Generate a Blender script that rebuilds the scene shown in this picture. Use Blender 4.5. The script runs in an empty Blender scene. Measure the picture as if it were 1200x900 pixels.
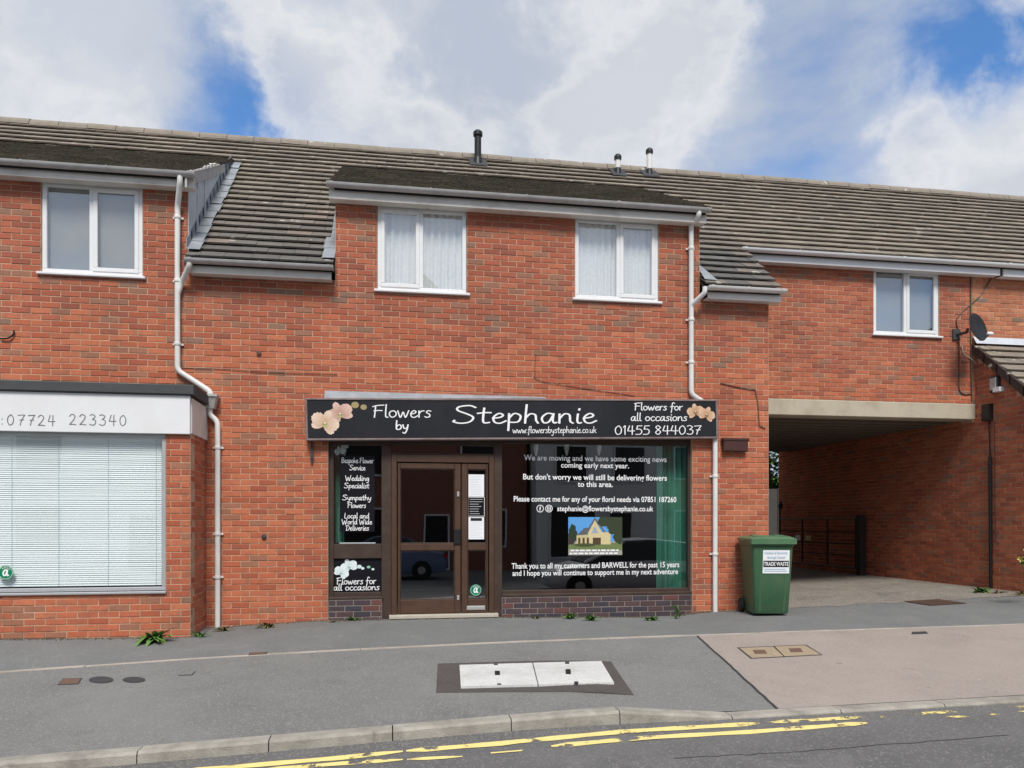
import bpy, math, random
from mathutils import Vector, Matrix, noise
random.seed(7)
R = math.radians
scene = bpy.context.scene
COL = scene.collection

# ------------------------------------------------------------------ camera
D, HC, TH = 10.3, 1.25, R(9.28)          # distance to the shop wall, eye height over the threshold, yaw
FPX, HZ = 900.0, 612.0                   # focal length and horizon row in photo pixels (1200 x 900)
S, C = math.sin(TH), math.cos(TH)
cam_d = bpy.data.cameras.new('camera'); cam = bpy.data.objects.new('camera', cam_d); COL.objects.link(cam)
cam_d.sensor_width = 36.0; cam_d.lens = 36.0 * FPX / 1200; cam_d.shift_y = (HZ - 450) / 1200
cam_d.clip_start = 0.05; cam_d.clip_end = 2000
cam.location = (0, -D, HC); cam.rotation_euler = (R(90), 0, -TH)
scene.camera = cam
scene.render.resolution_x = 1024; scene.render.resolution_y = 768
scene.view_settings.view_transform = 'Standard'; scene.view_settings.look = 'None'
scene.view_settings.gamma = 1.0; scene.view_settings.use_curve_mapping = False
scene.view_settings.exposure = 0.69

# ------------------------------------------------------------------ sky and sun
SUN_AZ, SUN_EL = R(184), R(51)           # compass bearing (from +Y, clockwise) and height of the veiled sun
wd = bpy.data.worlds.new('World'); scene.world = wd; wd.use_nodes = True
nt = wd.node_tree; nt.nodes.clear()
def N(t, typ, **kw):
    n = t.nodes.new(typ)
    for k, v in kw.items():
        if k in n.inputs and not hasattr(n, k): n.inputs[k].default_value = v
        else: setattr(n, k, v)
    return n
def LK(t, a, b): t.links.new(a, b)
def val(t, op, a, b=None, c=None, clamp=False):
    m = N(t, 'ShaderNodeMath', operation=op); m.use_clamp = clamp
    for i, x in enumerate((a, b, c)):
        if x is None: continue
        if isinstance(x, (int, float)): m.inputs[i].default_value = x
        else: LK(t, x, m.inputs[i])
    return m.outputs[0]
sky = N(nt, 'ShaderNodeTexSky', sky_type='NISHITA'); sky.sun_disc = False
sky.sun_elevation = SUN_EL; sky.sun_rotation = SUN_AZ; sky.air_density = 1.0; sky.dust_density = 0.6; sky.ozone_density = 2.5
tc = N(nt, 'ShaderNodeTexCoord')
def direction(px, py):
    u, v = (px - 600) / FPX, (HZ - py) / FPX
    return Vector((S + u * C, C - u * S, v)).normalized()
mp = N(nt, 'ShaderNodeMapping'); mp.inputs['Scale'].default_value = (1, 1, 1.7); LK(nt, tc.outputs['Generated'], mp.inputs['Vector'])
n1 = N(nt, 'ShaderNodeTexNoise'); n1.inputs['Scale'].default_value = 3.1; n1.inputs['Detail'].default_value = 7; n1.inputs['Roughness'].default_value = 0.56; n1.inputs['Distortion'].default_value = 0.35
mp.inputs['Location'].default_value = (3.3, 1.2, 0.4)
LK(nt, mp.outputs[0], n1.inputs['Vector'])
n2 = N(nt, 'ShaderNodeTexNoise'); n2.inputs['Scale'].default_value = 5.5; n2.inputs['Detail'].default_value = 6; n2.inputs['Roughness'].default_value = 0.6
LK(nt, mp.outputs[0], n2.inputs['Vector'])
cover = val(nt, 'MULTIPLY_ADD', n1.outputs[0], 1.25, -0.10)
def blob(px, py, rad, amt, base):
    """a clear or billowing patch of sky round one direction"""
    d = direction(px, py)
    dp = N(nt, 'ShaderNodeVectorMath', operation='DISTANCE'); LK(nt, tc.outputs['Generated'], dp.inputs[0]); dp.inputs[1].default_value = d
    wob = val(nt, 'MULTIPLY_ADD', n2.outputs[0], 0.22, -0.11)
    dist = val(nt, 'ADD', dp.outputs['Value'], wob)
    mr = N(nt, 'ShaderNodeMapRange', interpolation_type='SMOOTHSTEP'); LK(nt, dist, mr.inputs[0])
    mr.inputs[1].default_value = 0.0; mr.inputs[2].default_value = rad; mr.inputs[3].default_value = amt; mr.inputs[4].default_value = 0
    return val(nt, 'ADD', base, mr.outputs[0])
for b in ((280, 145, .14, -.58), (225, 70, .12, -.10), (1195, 10, .15, -.55), (1050, 150, .18, -.20), (1120, 90, .14, -.22), (880, 60, .14, -.16), (480, 30, .12, -.10),
          (70, 60, .32, .34), (600, 60, .4, .20), (1130, 200, .2, .24)):
    cover = blob(*b, cover)
ramp = N(nt, 'ShaderNodeMapRange', interpolation_type='SMOOTHSTEP'); LK(nt, cover, ramp.inputs[0])
ramp.inputs[1].default_value = 0.02; ramp.inputs[2].default_value = 0.66
white = None
n3 = N(nt, 'ShaderNodeTexNoise'); n3.inputs['Scale'].default_value = 2.6; n3.inputs['Detail'].default_value = 5; n3.inputs['Roughness'].default_value = 0.55
mp3 = N(nt, 'ShaderNodeMapping'); mp3.inputs['Location'].default_value = (7.1, 2.2, 1.4); LK(nt, tc.outputs['Generated'], mp3.inputs['Vector']); LK(nt, mp3.outputs[0], n3.inputs['Vector'])
sh = val(nt, 'MULTIPLY_ADD', n3.outputs[0], 1.0, -0.28)
for b in ((370, 90, .11, .40), (780, 60, .15, .36), (60, 110, .22, .12), (725, 175, .10, .35), (1120, 170, .16, .25), (600, 40, .16, -.22), (950, 80, .16, -.18), (220, 20, .12, -.1)):
    sh = blob(*b, sh)
cr = N(nt, 'ShaderNodeValToRGB'); LK(nt, sh, cr.inputs[0])
cr.color_ramp.elements[0].position = 0.05; cr.color_ramp.elements[0].color = (0.58, 0.645, 0.765, 1)
cr.color_ramp.elements[1].position = 0.62; cr.color_ramp.elements[1].color = (0.86, 0.895, 0.96, 1)
cm = N(nt, 'ShaderNodeMix', data_type='RGBA'); 
sc = N(nt, 'ShaderNodeVectorMath', operation='SCALE'); LK(nt, cr.outputs[0], sc.inputs[0]); sc.inputs['Scale'].default_value = 5.3
skt = N(nt, 'ShaderNodeVectorMath', operation='MULTIPLY'); LK(nt, sky.outputs[0], skt.inputs[0]); skt.inputs[1].default_value = (0.60, 0.90, 1.16)
LK(nt, ramp.outputs[0], cm.inputs[0]); LK(nt, skt.outputs[0], cm.inputs[6]); LK(nt, sc.outputs[0], cm.inputs[7])
# heaped clouds with crisp edges in front of the veil
n4 = N(nt, 'ShaderNodeTexNoise'); n4.inputs['Scale'].default_value = 8.5; n4.inputs['Detail'].default_value = 9; n4.inputs['Roughness'].default_value = .60; n4.inputs['Distortion'].default_value = .25; LK(nt, mp3.outputs[0], n4.inputs['Vector'])
heap = val(nt, 'MULTIPLY_ADD', n4.outputs[0], 1.5, -.95); heap = val(nt, 'MULTIPLY_ADD', n3.outputs[0], .5, heap)
for b in ((385, 110, .15, .52), (350, 60, .06, .28), (785, 70, .17, .48), (790, 10, .08, .32), (720, 180, .11, .45), (500, 165, .08, .30), (1150, 205, .16, .42), (60, 150, .2, .18), (1080, 120, .1, .15)): heap = blob(*b, heap)
hr = N(nt, 'ShaderNodeMapRange', interpolation_type='SMOOTHSTEP'); LK(nt, heap, hr.inputs[0]); hr.inputs[1].default_value = .02; hr.inputs[2].default_value = .40; hr.inputs[4].default_value = .78
hc_ = N(nt, 'ShaderNodeValToRGB'); LK(nt, val(nt, 'MULTIPLY_ADD', n2.outputs[0], -1.1, val(nt, 'ADD', heap, .55)), hc_.inputs[0]); hc_.color_ramp.elements[0].position = .12; hc_.color_ramp.elements[0].color = (.85, .88, .93, 1); hc_.color_ramp.elements[1].position = .75; hc_.color_ramp.elements[1].color = (.72, .76, .835, 1)
e = hc_.color_ramp.elements.new(.35); e.color = (.94, .95, .97, 1)
hs = N(nt, 'ShaderNodeVectorMath', operation='SCALE'); LK(nt, hc_.outputs[0], hs.inputs[0]); hs.inputs['Scale'].default_value = 5.3
cm2 = N(nt, 'ShaderNodeMix', data_type='RGBA'); LK(nt, hr.outputs[0], cm2.inputs[0]); LK(nt, cm.outputs[2], cm2.inputs[6]); LK(nt, hs.outputs[0], cm2.inputs[7])
bg = N(nt, 'ShaderNodeBackground'); bg.inputs['Strength'].default_value = 0.10; LK(nt, cm2.outputs[2], bg.inputs['Color'])
wo = N(nt, 'ShaderNodeOutputWorld'); LK(nt, bg.outputs[0], wo.inputs[0])

sun_d = bpy.data.lights.new('sun', 'SUN'); sun_d.energy = 2.3; sun_d.angle = R(18); sun_d.color = (1.0, 0.955, 0.90)
sun = bpy.data.objects.new('sun', sun_d); COL.objects.link(sun)
sdir = Vector((math.sin(SUN_AZ) * math.cos(SUN_EL), math.cos(SUN_AZ) * math.cos(SUN_EL), math.sin(SUN_EL)))
sun.rotation_euler = (-sdir).to_track_quat('-Z', 'Y').to_euler(); sun.location = sdir * 40

# ------------------------------------------------------------------ photo pixels -> places
def ray(px):
    u = (px - 600) / FPX
    return S + u * C, C - u * S
def WX(px, Y):
    rx, ry = ray(px); return rx / ry * (Y + D)
def WZ(px, py, Y):
    return HC + (HZ - py) / FPX * (Y + D) / ray(px)[1]
def W(px, py, Y): return Vector((WX(px, Y), Y, WZ(px, py, Y)))
def onX(px, py, X):                       # on a wall that runs front to back at X
    rx, ry = ray(px); d = X / rx
    return Vector((X, d * ry - D, HC + (HZ - py) / FPX * d))
def proj(p):
    x, y, z = p; d = x * S + (y + D) * C
    return (600 + FPX * (x * C - (y + D) * S) / d, HZ - FPX * (z - HC) / d, d) if d > .1 else (-9e9, -9e9, d)
def lerp_list(pts, x):
    if x <= pts[0][0]: return pts[0][1]
    for (a, za), (b, zb) in zip(pts, pts[1:]):
        if x <= b: return za + (zb - za) * (x - a) / (b - a)
    return pts[-1][1]
L0 = [(-14, -.16), (-5, -.06), (-2.3, -.10), (-1, -.04), (1.5, -.04), (3.9, -.08), (4.4, -.02), (5.4, .0), (9.5, .15), (16, .4)]
L1 = [(-14, -.75), (-3.81, -.25), (-1.87, -.162), (-.62, -.124), (1.37, -.078), (3.47, -.056), (5.5, -.036), (7.8, -.02), (16, .3)]
L2 = [(-14, -.80), (-2.59, -.347), (-1.69, -.314), (.044, -.239), (.91, -.20), (1.73, -.172), (2.63, -.249), (3.74, -.231), (5.31, -.212), (16, .1)]
LR = [(-14, -.90), (-2.59, -.428), (-1.69, -.393), (.044, -.315), (.91, -.280), (1.73, -.262), (2.63, -.270), (3.74, -.255), (5.31, -.238), (16, .07)]
Y0, Y1, Y2, YK = -.85, -1.9, -4.6, -4.74
def gz(x, y):
    if y >= Y0: return lerp_list(L0, x)
    if y >= Y1:
        t = (Y0 - y) / (Y0 - Y1); return lerp_list(L0, x) * (1 - t) + lerp_list(L1, x) * t
    if y >= YK:
        t = min(1, (Y1 - y) / (Y1 - Y2)); return lerp_list(L1, x) * (1 - t) + lerp_list(L2, x) * t
    return lerp_list(LR, x) - .055 * min(4.6, YK - y)
def hit(px, py):                          # the spot of ground seen at a pixel
    rx, ry = ray(px); v = (HZ - py) / FPX
    lo, hi = 1.0, 40.0
    for _ in range(50):
        m = (lo + hi) / 2
        if HC + v * m > gz(rx * m, ry * m - D): lo = m
        else: hi = m
    return Vector((rx * lo, ry * lo - D, HC + v * lo))

# ------------------------------------------------------------------ object helpers
def root(name, label, cat, loc=(0, 0, 0), rz=0, group=None, rot=None):
    o = bpy.data.objects.new(name, None); COL.objects.link(o); o.empty_display_size = .2
    o.location = loc; o.rotation_euler = rot if rot else (0, 0, rz)
    o['label'] = label; o['category'] = cat
    if group: o['group'] = group
    return o
def origin_of(p):
    v = Vector((0, 0, 0))
    while p: v += p.location; p = p.parent
    return v
class MB:
    def __init__(s): s.v = []; s.f = []; s.t = []
    def add(s, vs, fs, tint=None):
        k = len(s.v); s.v += [tuple(p) for p in vs]; s.f += [tuple(i + k for i in f) for f in fs]
        if tint is not None: s.t += [tint] * len(fs)
        return s
    def box(s, x0, x1, y0, y1, z0, z1, tint=None):
        return s.add([(x0, y0, z0), (x1, y0, z0), (x1, y1, z0), (x0, y1, z0), (x0, y0, z1), (x1, y0, z1), (x1, y1, z1), (x0, y1, z1)],
              [(0, 3, 2, 1), (4, 5, 6, 7), (0, 1, 5, 4), (1, 2, 6, 5), (2, 3, 7, 6), (3, 0, 4, 7)], tint)
    def bbox(s, x0, x1, y0, y1, z0, z1, b=.006):
        """a box with its edges taken off (front -Y face and sides)"""
        xs = (x0, x0 + b, x1 - b, x1); zs = (z0, z0 + b, z1 - b, z1)
        ring = lambda i, j, y: [(xs[i], y, zs[i]), (xs[j], y, zs[i]), (xs[j], y, zs[j]), (xs[i], y, zs[j])]
        vs = ring(1, 2, y0) + ring(0, 3, y0 + b) + ring(0, 3, y1 - b) + ring(1, 2, y1)
        fs = [(0, 1, 2, 3), (15, 14, 13, 12)]
        for a in (0, 4, 8):
            for i in range(4):
                j = (i + 1) % 4; fs.append((a + i, a + 4 + i, a + 4 + j, a + j))
        return s.add(vs, fs)
    def quad(s, a, b, c, d, tint=None): return s.add([a, b, c, d], [(0, 1, 2, 3)], tint)
    def prism(s, pts, vec, tint=None):
        n = len(pts); pts = [Vector(p) for p in pts]; vec = Vector(vec)
        return s.add(pts + [p + vec for p in pts], [tuple(range(n))[::-1], tuple(range(n, 2 * n))] + [(i, (i + 1) % n, n + (i + 1) % n, n + i) for i in range(n)], tint)
    def tube(s, path, r, n=8, caps=True, radii=None):
        path = [Vector(p) for p in path]; m = len(path); vs = []; up = None
        for i, p in enumerate(path):
            t = (path[min(i + 1, m - 1)] - path[max(i - 1, 0)]).normalized()
            if up is None: up = Vector((0, 0, 1)) if abs(t.z) < .9 else Vector((1, 0, 0))
            a = t.cross(up).normalized(); b = a.cross(t).normalized(); up = b
            rr = radii[i] if radii else r
            if 0 < i < m - 1:
                cosh = max(.55, (t.dot((path[i + 1] - p).normalized())))
                rr = rr / cosh ** .5
            vs += [p + (a * math.cos(q) + b * math.sin(q)) * rr for q in [2 * math.pi * k / n for k in range(n)]]
        fs = [(i * n + k, i * n + (k + 1) % n, (i + 1) * n + (k + 1) % n, (i + 1) * n + k) for i in range(m - 1) for k in range(n)]
        if caps: fs += [tuple(range(n))[::-1], tuple(range((m - 1) * n, m * n))]
        return s.add(vs, fs)
    def lathe(s, prof, cen, n=20, axis='Z'):
        vs = []; cen = Vector(cen)
        for r, h in prof:
            for k in range(n):
                q = 2 * math.pi * k / n; a, b = r * math.cos(q), r * math.sin(q)
                vs.append(cen + (Vector((a, b, h)) if axis == 'Z' else Vector((a, h, b)) if axis == 'Y' else Vector((h, a, b))))
        m = len(prof)
        fs = [(i * n + k, i * n + (k + 1) % n, (i + 1) * n + (k + 1) % n, (i + 1) * n + k) for i in range(m - 1) for k in range(n)]
        fs += [tuple(range(n))[::-1], tuple(range((m - 1) * n, m * n))]
        return s.add(vs, fs)
    def mesh(s, name, mat, off=Vector((0, 0, 0)), smooth=False):
        me = bpy.data.meshes.new(name)
        me.from_pydata([(p[0] - off[0], p[1] - off[1], p[2] - off[2]) for p in s.v], [], s.f)
        if mat: me.materials.append(mat)
        if s.t:
            at = me.attributes.new('tint', 'FLOAT_COLOR', 'FACE')
            flat = []
            for c in s.t: flat += [c[0], c[1], c[2], 1.0]
            at.data.foreach_set('color', flat)
        if smooth:
            me.polygons.foreach_set('use_smooth', [True] * len(me.polygons))
            try: me.set_sharp_from_angle(angle=R(42))
            except Exception: pass
        me.update()
        return me
    def build(s, name, mat, parent=None, local=False, smooth=False):
        off = Vector((0, 0, 0)) if local else origin_of(parent)
        o = bpy.data.objects.new(name, s.mesh(name, mat, off, smooth)); COL.objects.link(o)
        if parent: o.parent = parent
        return o
def thing(o, label, cat, group=None):
    o['label'] = label; o['category'] = cat
    if group: o['group'] = group
    return o
def struct(o): o['kind'] = 'structure'; return o
def label(o, text): o['label'] = text; return o

# ------------------------------------------------------------------ materials
MATS = {}
def mat(name, col, rough=.8, var=.12, scale=8., bump=0., bscale=120., metal=0., spec=.4, tint=False, dirt=None, dscale=1.3, dlo=.45, dhi=.75, speck=None, lf=0., gum=None, dirt2=None, d2scale=.6, d2lo=.5, d2hi=.7):
    if name in MATS: return MATS[name]
    m = bpy.data.materials.new(name); m.use_nodes = True; t = m.node_tree; b = t.nodes['Principled BSDF']
    g = N(t, 'ShaderNodeNewGeometry')
    no = N(t, 'ShaderNodeTexNoise'); no.inputs['Scale'].default_value = scale; no.inputs['Detail'].default_value = 6; no.inputs['Roughness'].default_value = .62
    LK(t, g.outputs['Position'], no.inputs['Vector'])
    f = val(t, 'MULTIPLY_ADD', no.outputs[0], var * 4, 1 - var * 2)
    if tint:
        a = N(t, 'ShaderNodeAttribute'); a.attribute_name = 'tint'; base = a.outputs['Color']
    else:
        rgb = N(t, 'ShaderNodeRGB'); rgb.outputs[0].default_value = (*col, 1); base = rgb.outputs[0]
    vm = N(t, 'ShaderNodeVectorMath', operation='SCALE'); LK(t, base, vm.inputs[0]); LK(t, f, vm.inputs['Scale'])
    out = vm.outputs[0]
    if dirt:
        dn = N(t, 'ShaderNodeTexNoise'); dn.inputs['Scale'].default_value = dscale; dn.inputs['Detail'].default_value = 8; dn.inputs['Roughness'].default_value = .65
        LK(t, g.outputs['Position'], dn.inputs['Vector'])
        mr = N(t, 'ShaderNodeMapRange'); LK(t, dn.outputs[0], mr.inputs[0]); mr.inputs[1].default_value = dlo; mr.inputs[2].default_value = dhi; mr.inputs[4].default_value = dirt[3]
        mx = N(t, 'ShaderNodeMix', data_type='RGBA'); LK(t, mr.outputs[0], mx.inputs[0]); LK(t, out, mx.inputs[6]); mx.inputs[7].default_value = (*dirt[:3], 1)
        out = mx.outputs[2]
    if dirt2:
        dn = N(t, 'ShaderNodeTexNoise'); dn.inputs['Scale'].default_value = d2scale; dn.inputs['Detail'].default_value = 10; dn.inputs['Roughness'].default_value = .72; dn.inputs['Distortion'].default_value = .6
        LK(t, g.outputs['Position'], dn.inputs['Vector'])
        mr = N(t, 'ShaderNodeMapRange'); LK(t, dn.outputs[0], mr.inputs[0]); mr.inputs[1].default_value = d2lo; mr.inputs[2].default_value = d2hi; mr.inputs[4].default_value = dirt2[3]
        mx = N(t, 'ShaderNodeMix', data_type='RGBA'); LK(t, mr.outputs[0], mx.inputs[0]); LK(t, out, mx.inputs[6]); mx.inputs[7].default_value = (*dirt2[:3], 1)
        out = mx.outputs[2]
    if lf:
        ln = N(t, 'ShaderNodeTexNoise'); ln.inputs['Scale'].default_value = .55; ln.inputs['Detail'].default_value = 6; lm = N(t, 'ShaderNodeMapping'); lm.inputs['Scale'].default_value = (2.2, 2.2, .7) if tint or 'mortar' in name else (1, 1, 1); LK(t, g.outputs['Position'], lm.inputs['Vector']); LK(t, lm.outputs[0], ln.inputs['Vector'])
        fv = val(t, 'MULTIPLY_ADD', ln.outputs[0], lf * 4, 1 - lf * 2); v2 = N(t, 'ShaderNodeVectorMath', operation='SCALE'); LK(t, out, v2.inputs[0]); LK(t, fv, v2.inputs['Scale']); out = v2.outputs[0]
    if gum:
        gv = N(t, 'ShaderNodeTexVoronoi'); gv.inputs['Scale'].default_value = gum[4]; LK(t, g.outputs['Position'], gv.inputs['Vector']); gs = N(t, 'ShaderNodeSeparateColor'); LK(t, gv.outputs['Color'], gs.inputs[0])
        rad = val(t, 'MULTIPLY', gs.outputs[1], gum[3]); ins = val(t, 'LESS_THAN', gv.outputs['Distance'], rad); few = val(t, 'GREATER_THAN', gs.outputs[0], .62); fac = val(t, 'MULTIPLY', val(t, 'MULTIPLY', ins, few), .65)
        mx = N(t, 'ShaderNodeMix', data_type='RGBA'); LK(t, fac, mx.inputs[0]); LK(t, out, mx.inputs[6]); mx.inputs[7].default_value = (*gum[:3], 1); out = mx.outputs[2]
    if speck:
        vn = N(t, 'ShaderNodeTexVoronoi'); vn.inputs['Scale'].default_value = speck[4]; LK(t, g.outputs['Position'], vn.inputs['Vector'])
        sp = N(t, 'ShaderNodeSeparateColor'); LK(t, vn.outputs['Color'], sp.inputs[0])
        gt = val(t, 'GREATER_THAN', sp.outputs[0], 1 - speck[3])
        mx = N(t, 'ShaderNodeMix', data_type='RGBA'); LK(t, gt, mx.inputs[0]); LK(t, out, mx.inputs[6]); mx.inputs[7].default_value = (*speck[:3], 1)
        out = mx.outputs[2]
    LK(t, out, b.inputs['Base Color'])
    b.inputs['Roughness'].default_value = rough; b.inputs['Metallic'].default_value = metal; b.inputs['Specular IOR Level'].default_value = spec
    if bump:
        bn = N(t, 'ShaderNodeTexNoise'); bn.inputs['Scale'].default_value = bscale; bn.inputs['Detail'].default_value = 4; LK(t, g.outputs['Position'], bn.inputs['Vector'])
        bp = N(t, 'ShaderNodeBump'); bp.inputs['Strength'].default_value = bump; bp.inputs['Distance'].default_value = .01
        LK(t, bn.outputs[0], bp.inputs['Height']); LK(t, bp.outputs[0], b.inputs['Normal'])
    MATS[name] = m; return m
def glass_mat(name, ior=1.75, tint=(.9, .95, .94), rough=.0):
    m = bpy.data.materials.new(name); m.use_nodes = True; t = m.node_tree; t.nodes.clear()
    lw = N(t, 'ShaderNodeLayerWeight'); lw.inputs['Blend'].default_value = .5      # the same from both sides of the pane
    f0 = ((ior - 1) / (ior + 1)) ** 2; p5 = val(t, 'POWER', lw.outputs['Facing'], 5.0); frv = val(t, 'MULTIPLY_ADD', p5, 1 - f0, f0)
    tr = N(t, 'ShaderNodeBsdfTransparent'); tr.inputs[0].default_value = (*tint, 1)
    gl = N(t, 'ShaderNodeBsdfGlossy'); gl.inputs['Roughness'].default_value = rough; gl.inputs['Color'].default_value = (.95, .97, 1, 1)
    g = N(t, 'ShaderNodeNewGeometry'); no = N(t, 'ShaderNodeTexNoise'); no.inputs['Scale'].default_value = 1.1; no.inputs['Detail'].default_value = 1; LK(t, g.outputs['Position'], no.inputs['Vector'])
    bp = N(t, 'ShaderNodeBump'); bp.inputs['Strength'].default_value = .06; bp.inputs['Distance'].default_value = .02; LK(t, no.outputs[0], bp.inputs['Height']); LK(t, bp.outputs[0], gl.inputs['Normal'])
    mx = N(t, 'ShaderNodeMixShader'); LK(t, frv, mx.inputs[0]); LK(t, tr.outputs[0], mx.inputs[1]); LK(t, gl.outputs[0], mx.inputs[2])
    o = N(t, 'ShaderNodeOutputMaterial'); LK(t, mx.outputs[0], o.inputs[0])
    return m
def cloth_mat(name, col, transl=.4):
    m = bpy.data.materials.new(name); m.use_nodes = True; t = m.node_tree; t.nodes.clear()
    df = N(t, 'ShaderNodeBsdfDiffuse'); tl = N(t, 'ShaderNodeBsdfTranslucent'); tp = N(t, 'ShaderNodeBsdfTransparent')
    g = N(t, 'ShaderNodeNewGeometry'); no = N(t, 'ShaderNodeTexNoise'); no.inputs['Scale'].default_value = 30; LK(t, g.outputs['Position'], no.inputs['Vector'])
    f = val(t, 'MULTIPLY_ADD', no.outputs[0], .3, .85)
    vm = N(t, 'ShaderNodeVectorMath', operation='SCALE'); vm.inputs[0].default_value = col; LK(t, f, vm.inputs['Scale'])
    LK(t, vm.outputs[0], df.inputs[0]); LK(t, vm.outputs[0], tl.inputs[0])
    mx = N(t, 'ShaderNodeMixShader'); mx.inputs[0].default_value = transl; LK(t, df.outputs[0], mx.inputs[1]); LK(t, tl.outputs[0], mx.inputs[2])
    o = N(t, 'ShaderNodeOutputMaterial'); LK(t, mx.outputs[0], o.inputs[0]); return m
def worn_paint(name, col, thresh):
    m = bpy.data.materials.new(name); m.use_nodes = True; t = m.node_tree; b = t.nodes['Principled BSDF']
    g = N(t, 'ShaderNodeNewGeometry')
    a = N(t, 'ShaderNodeTexNoise'); a.inputs['Scale'].default_value = 5.; a.inputs['Detail'].default_value = 9; a.inputs['Roughness'].default_value = .72; LK(t, g.outputs['Position'], a.inputs['Vector'])
    v = N(t, 'ShaderNodeTexNoise'); v.inputs['Scale'].default_value = 2.2; v.inputs['Detail'].default_value = 3; LK(t, g.outputs['Position'], v.inputs['Vector'])
    f = val(t, 'MULTIPLY_ADD', v.outputs[0], .5, -.25); f = val(t, 'ADD', a.outputs[0], f)
    mr = N(t, 'ShaderNodeMapRange'); LK(t, f, mr.inputs[0]); mr.inputs[1].default_value = thresh - .02; mr.inputs[2].default_value = thresh + .03
    k = val(t, 'MULTIPLY_ADD', a.outputs[0], .5, .75)
    vm = N(t, 'ShaderNodeVectorMath', operation='SCALE'); vm.inputs[0].default_value = col; LK(t, k, vm.inputs['Scale'])
    LK(t, vm.outputs[0], b.inputs['Base Color']); b.inputs['Roughness'].default_value = .7; LK(t, mr.outputs[0], b.inputs['Alpha'])
    return m
M_brick = mat('brick_clay', (.4, .13, .07), .9, .13, 34, .5, 160, tint=True, dirt=(.25, .12, .08, .6), dscale=7., dlo=.50, dhi=.70, lf=.11, dirt2=(.17, .09, .062, .5), d2scale=1.3, d2lo=.54, d2hi=.74)
M_mortar = mat('mortar', (.53, .36, .24), .95, .12, 20, .4, 200, dirt=(.36, .22, .14, .7), dscale=3.5, dlo=.46, dhi=.66, lf=.08)
M_mortar_d = mat('mortar_grey', (.27, .23, .20), .95, .12, 20, .4, 200)
M_tile = mat('concrete_tile', (.16, .14, .12), .9, .14, 9, .5, 90, tint=True, dirt=(.10, .094, .078, .45), dscale=2.2, dlo=.48, dhi=.78, speck=(.42, .40, .34, .012, 16))
M_moss = mat('mossy_tile', (.055, .048, .036), .95, .25, 14, .8, 60, tint=True, dirt=(.05, .055, .02, .7), dscale=6)
M_lead = mat('lead_sheet', (.50, .53, .57), .55, .12, 5, .25, 30, spec=.4, dirt=(.62, .64, .66, .6), dscale=4)
M_lead_d = mat('weathered_lead', (.24, .26, .28), .6, .15, 6, .3, 40, dirt=(.42, .44, .46, .6), dscale=5)
M_white = mat('white_plastic', (.74, .745, .75), .35, .02, 6, 0, dirt=(.60, .58, .54, .35), dscale=2.0)
M_wpipe = mat('white_pipe_plastic', (.72, .71, .68), .4, .04, 6, 0, dirt=(.46, .45, .42, .5), dscale=2.5)
M_grey = mat('grey_plastic', (.43, .42, .41), .5, .08, 6, 0, dirt=(.2, .19, .17, .5), dscale=4)
M_oldw = mat('weathered_white_board', (.70, .67, .62), .7, .08, 6, .1, 40, dirt=(.34, .30, .25, .7), dscale=3, dlo=.48)
M_wood = mat('dark_brown_frame', (.050, .030, .022), .5, .12, 14, .1, 60, dirt=(.09, .065, .05, .5), dscale=5)
M_door = mat('brown_door_wood', (.068, .034, .020), .5, .14, 10, .15, 50, dirt=(.10, .06, .04, .5), dscale=4)
M_black = mat('black_plastic', (.012, .012, .013), .45, .1, 8)
M_black_v = mat('black_vinyl', (.008, .008, .012), .4, .05, 8, spec=.2)
M_sign = mat('sign_panel_charcoal', (.018, .019, .023), .6, .10, 3, .05, 30, spec=.15, dirt=(.035, .036, .040, .5), dscale=2)
M_signtrim = mat('sign_trim_metal', (.28, .22, .21), .4, .12, 8, 0, metal=.3, dirt=(.12, .07, .06, .7), dscale=6)
M_print = mat('white_print', (.85, .85, .85), .5, .02, 6)
M_engr = mat('engineering_brick', (.06, .04, .05), .55, .16, 30, .3, 140, tint=True)
M_asph = mat('pavement_asphalt', (.195, .195, .185), .9, .06, 2.2, .55, 260, dirt=(.155, .155, .148, .6), dscale=.9, speck=(.265, .265, .25, .12, 95), gum=(.085, .083, .08, .09, 3.2), dirt2=(.115, .113, .108, .6), d2scale=2.6, d2lo=.56, d2hi=.72, lf=.085)
M_fore = mat('forecourt_asphalt', (.155, .160, .157), .85, .08, 2.6, .35, 220, dirt=(.21, .207, .197, .55), dscale=1.7, speck=(.24, .24, .23, .06, 110), gum=(.26, .26, .25, .09, 2.6), dirt2=(.27, .265, .25, .6), d2scale=3.2, d2lo=.57, d2hi=.74, lf=.06)
M_cross = mat('pinkish_asphalt', (.33, .283, .247), .9, .07, 2.0, .55, 240, dirt=(.27, .232, .203, .6), dscale=1.4, speck=(.385, .34, .305, .12, 90), gum=(.16, .14, .125, .09, 2.7), dirt2=(.21, .18, .16, .6), d2scale=1.8, d2lo=.56, d2hi=.74, lf=.07)
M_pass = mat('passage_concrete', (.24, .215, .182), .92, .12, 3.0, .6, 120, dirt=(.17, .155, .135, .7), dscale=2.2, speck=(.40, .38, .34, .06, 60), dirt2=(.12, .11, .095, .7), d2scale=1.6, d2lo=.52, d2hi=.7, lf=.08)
M_road = mat('road_asphalt', (.135, .132, .128), .88, .08, 1.6, .6, 220, dirt=(.085, .084, .084, .6), dscale=1.2, speck=(.195, .19, .186, .13, 80), gum=(.06, .06, .06, .10, 2.2), dirt2=(.19, .185, .178, .6), d2scale=1.5, d2lo=.55, d2hi=.72, lf=.05)
M_patch = mat('dark_new_tarmac', (.082, .070, .066), .9, .12, 4, .6, 160, speck=(.13, .12, .11, .05, 130))
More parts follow.
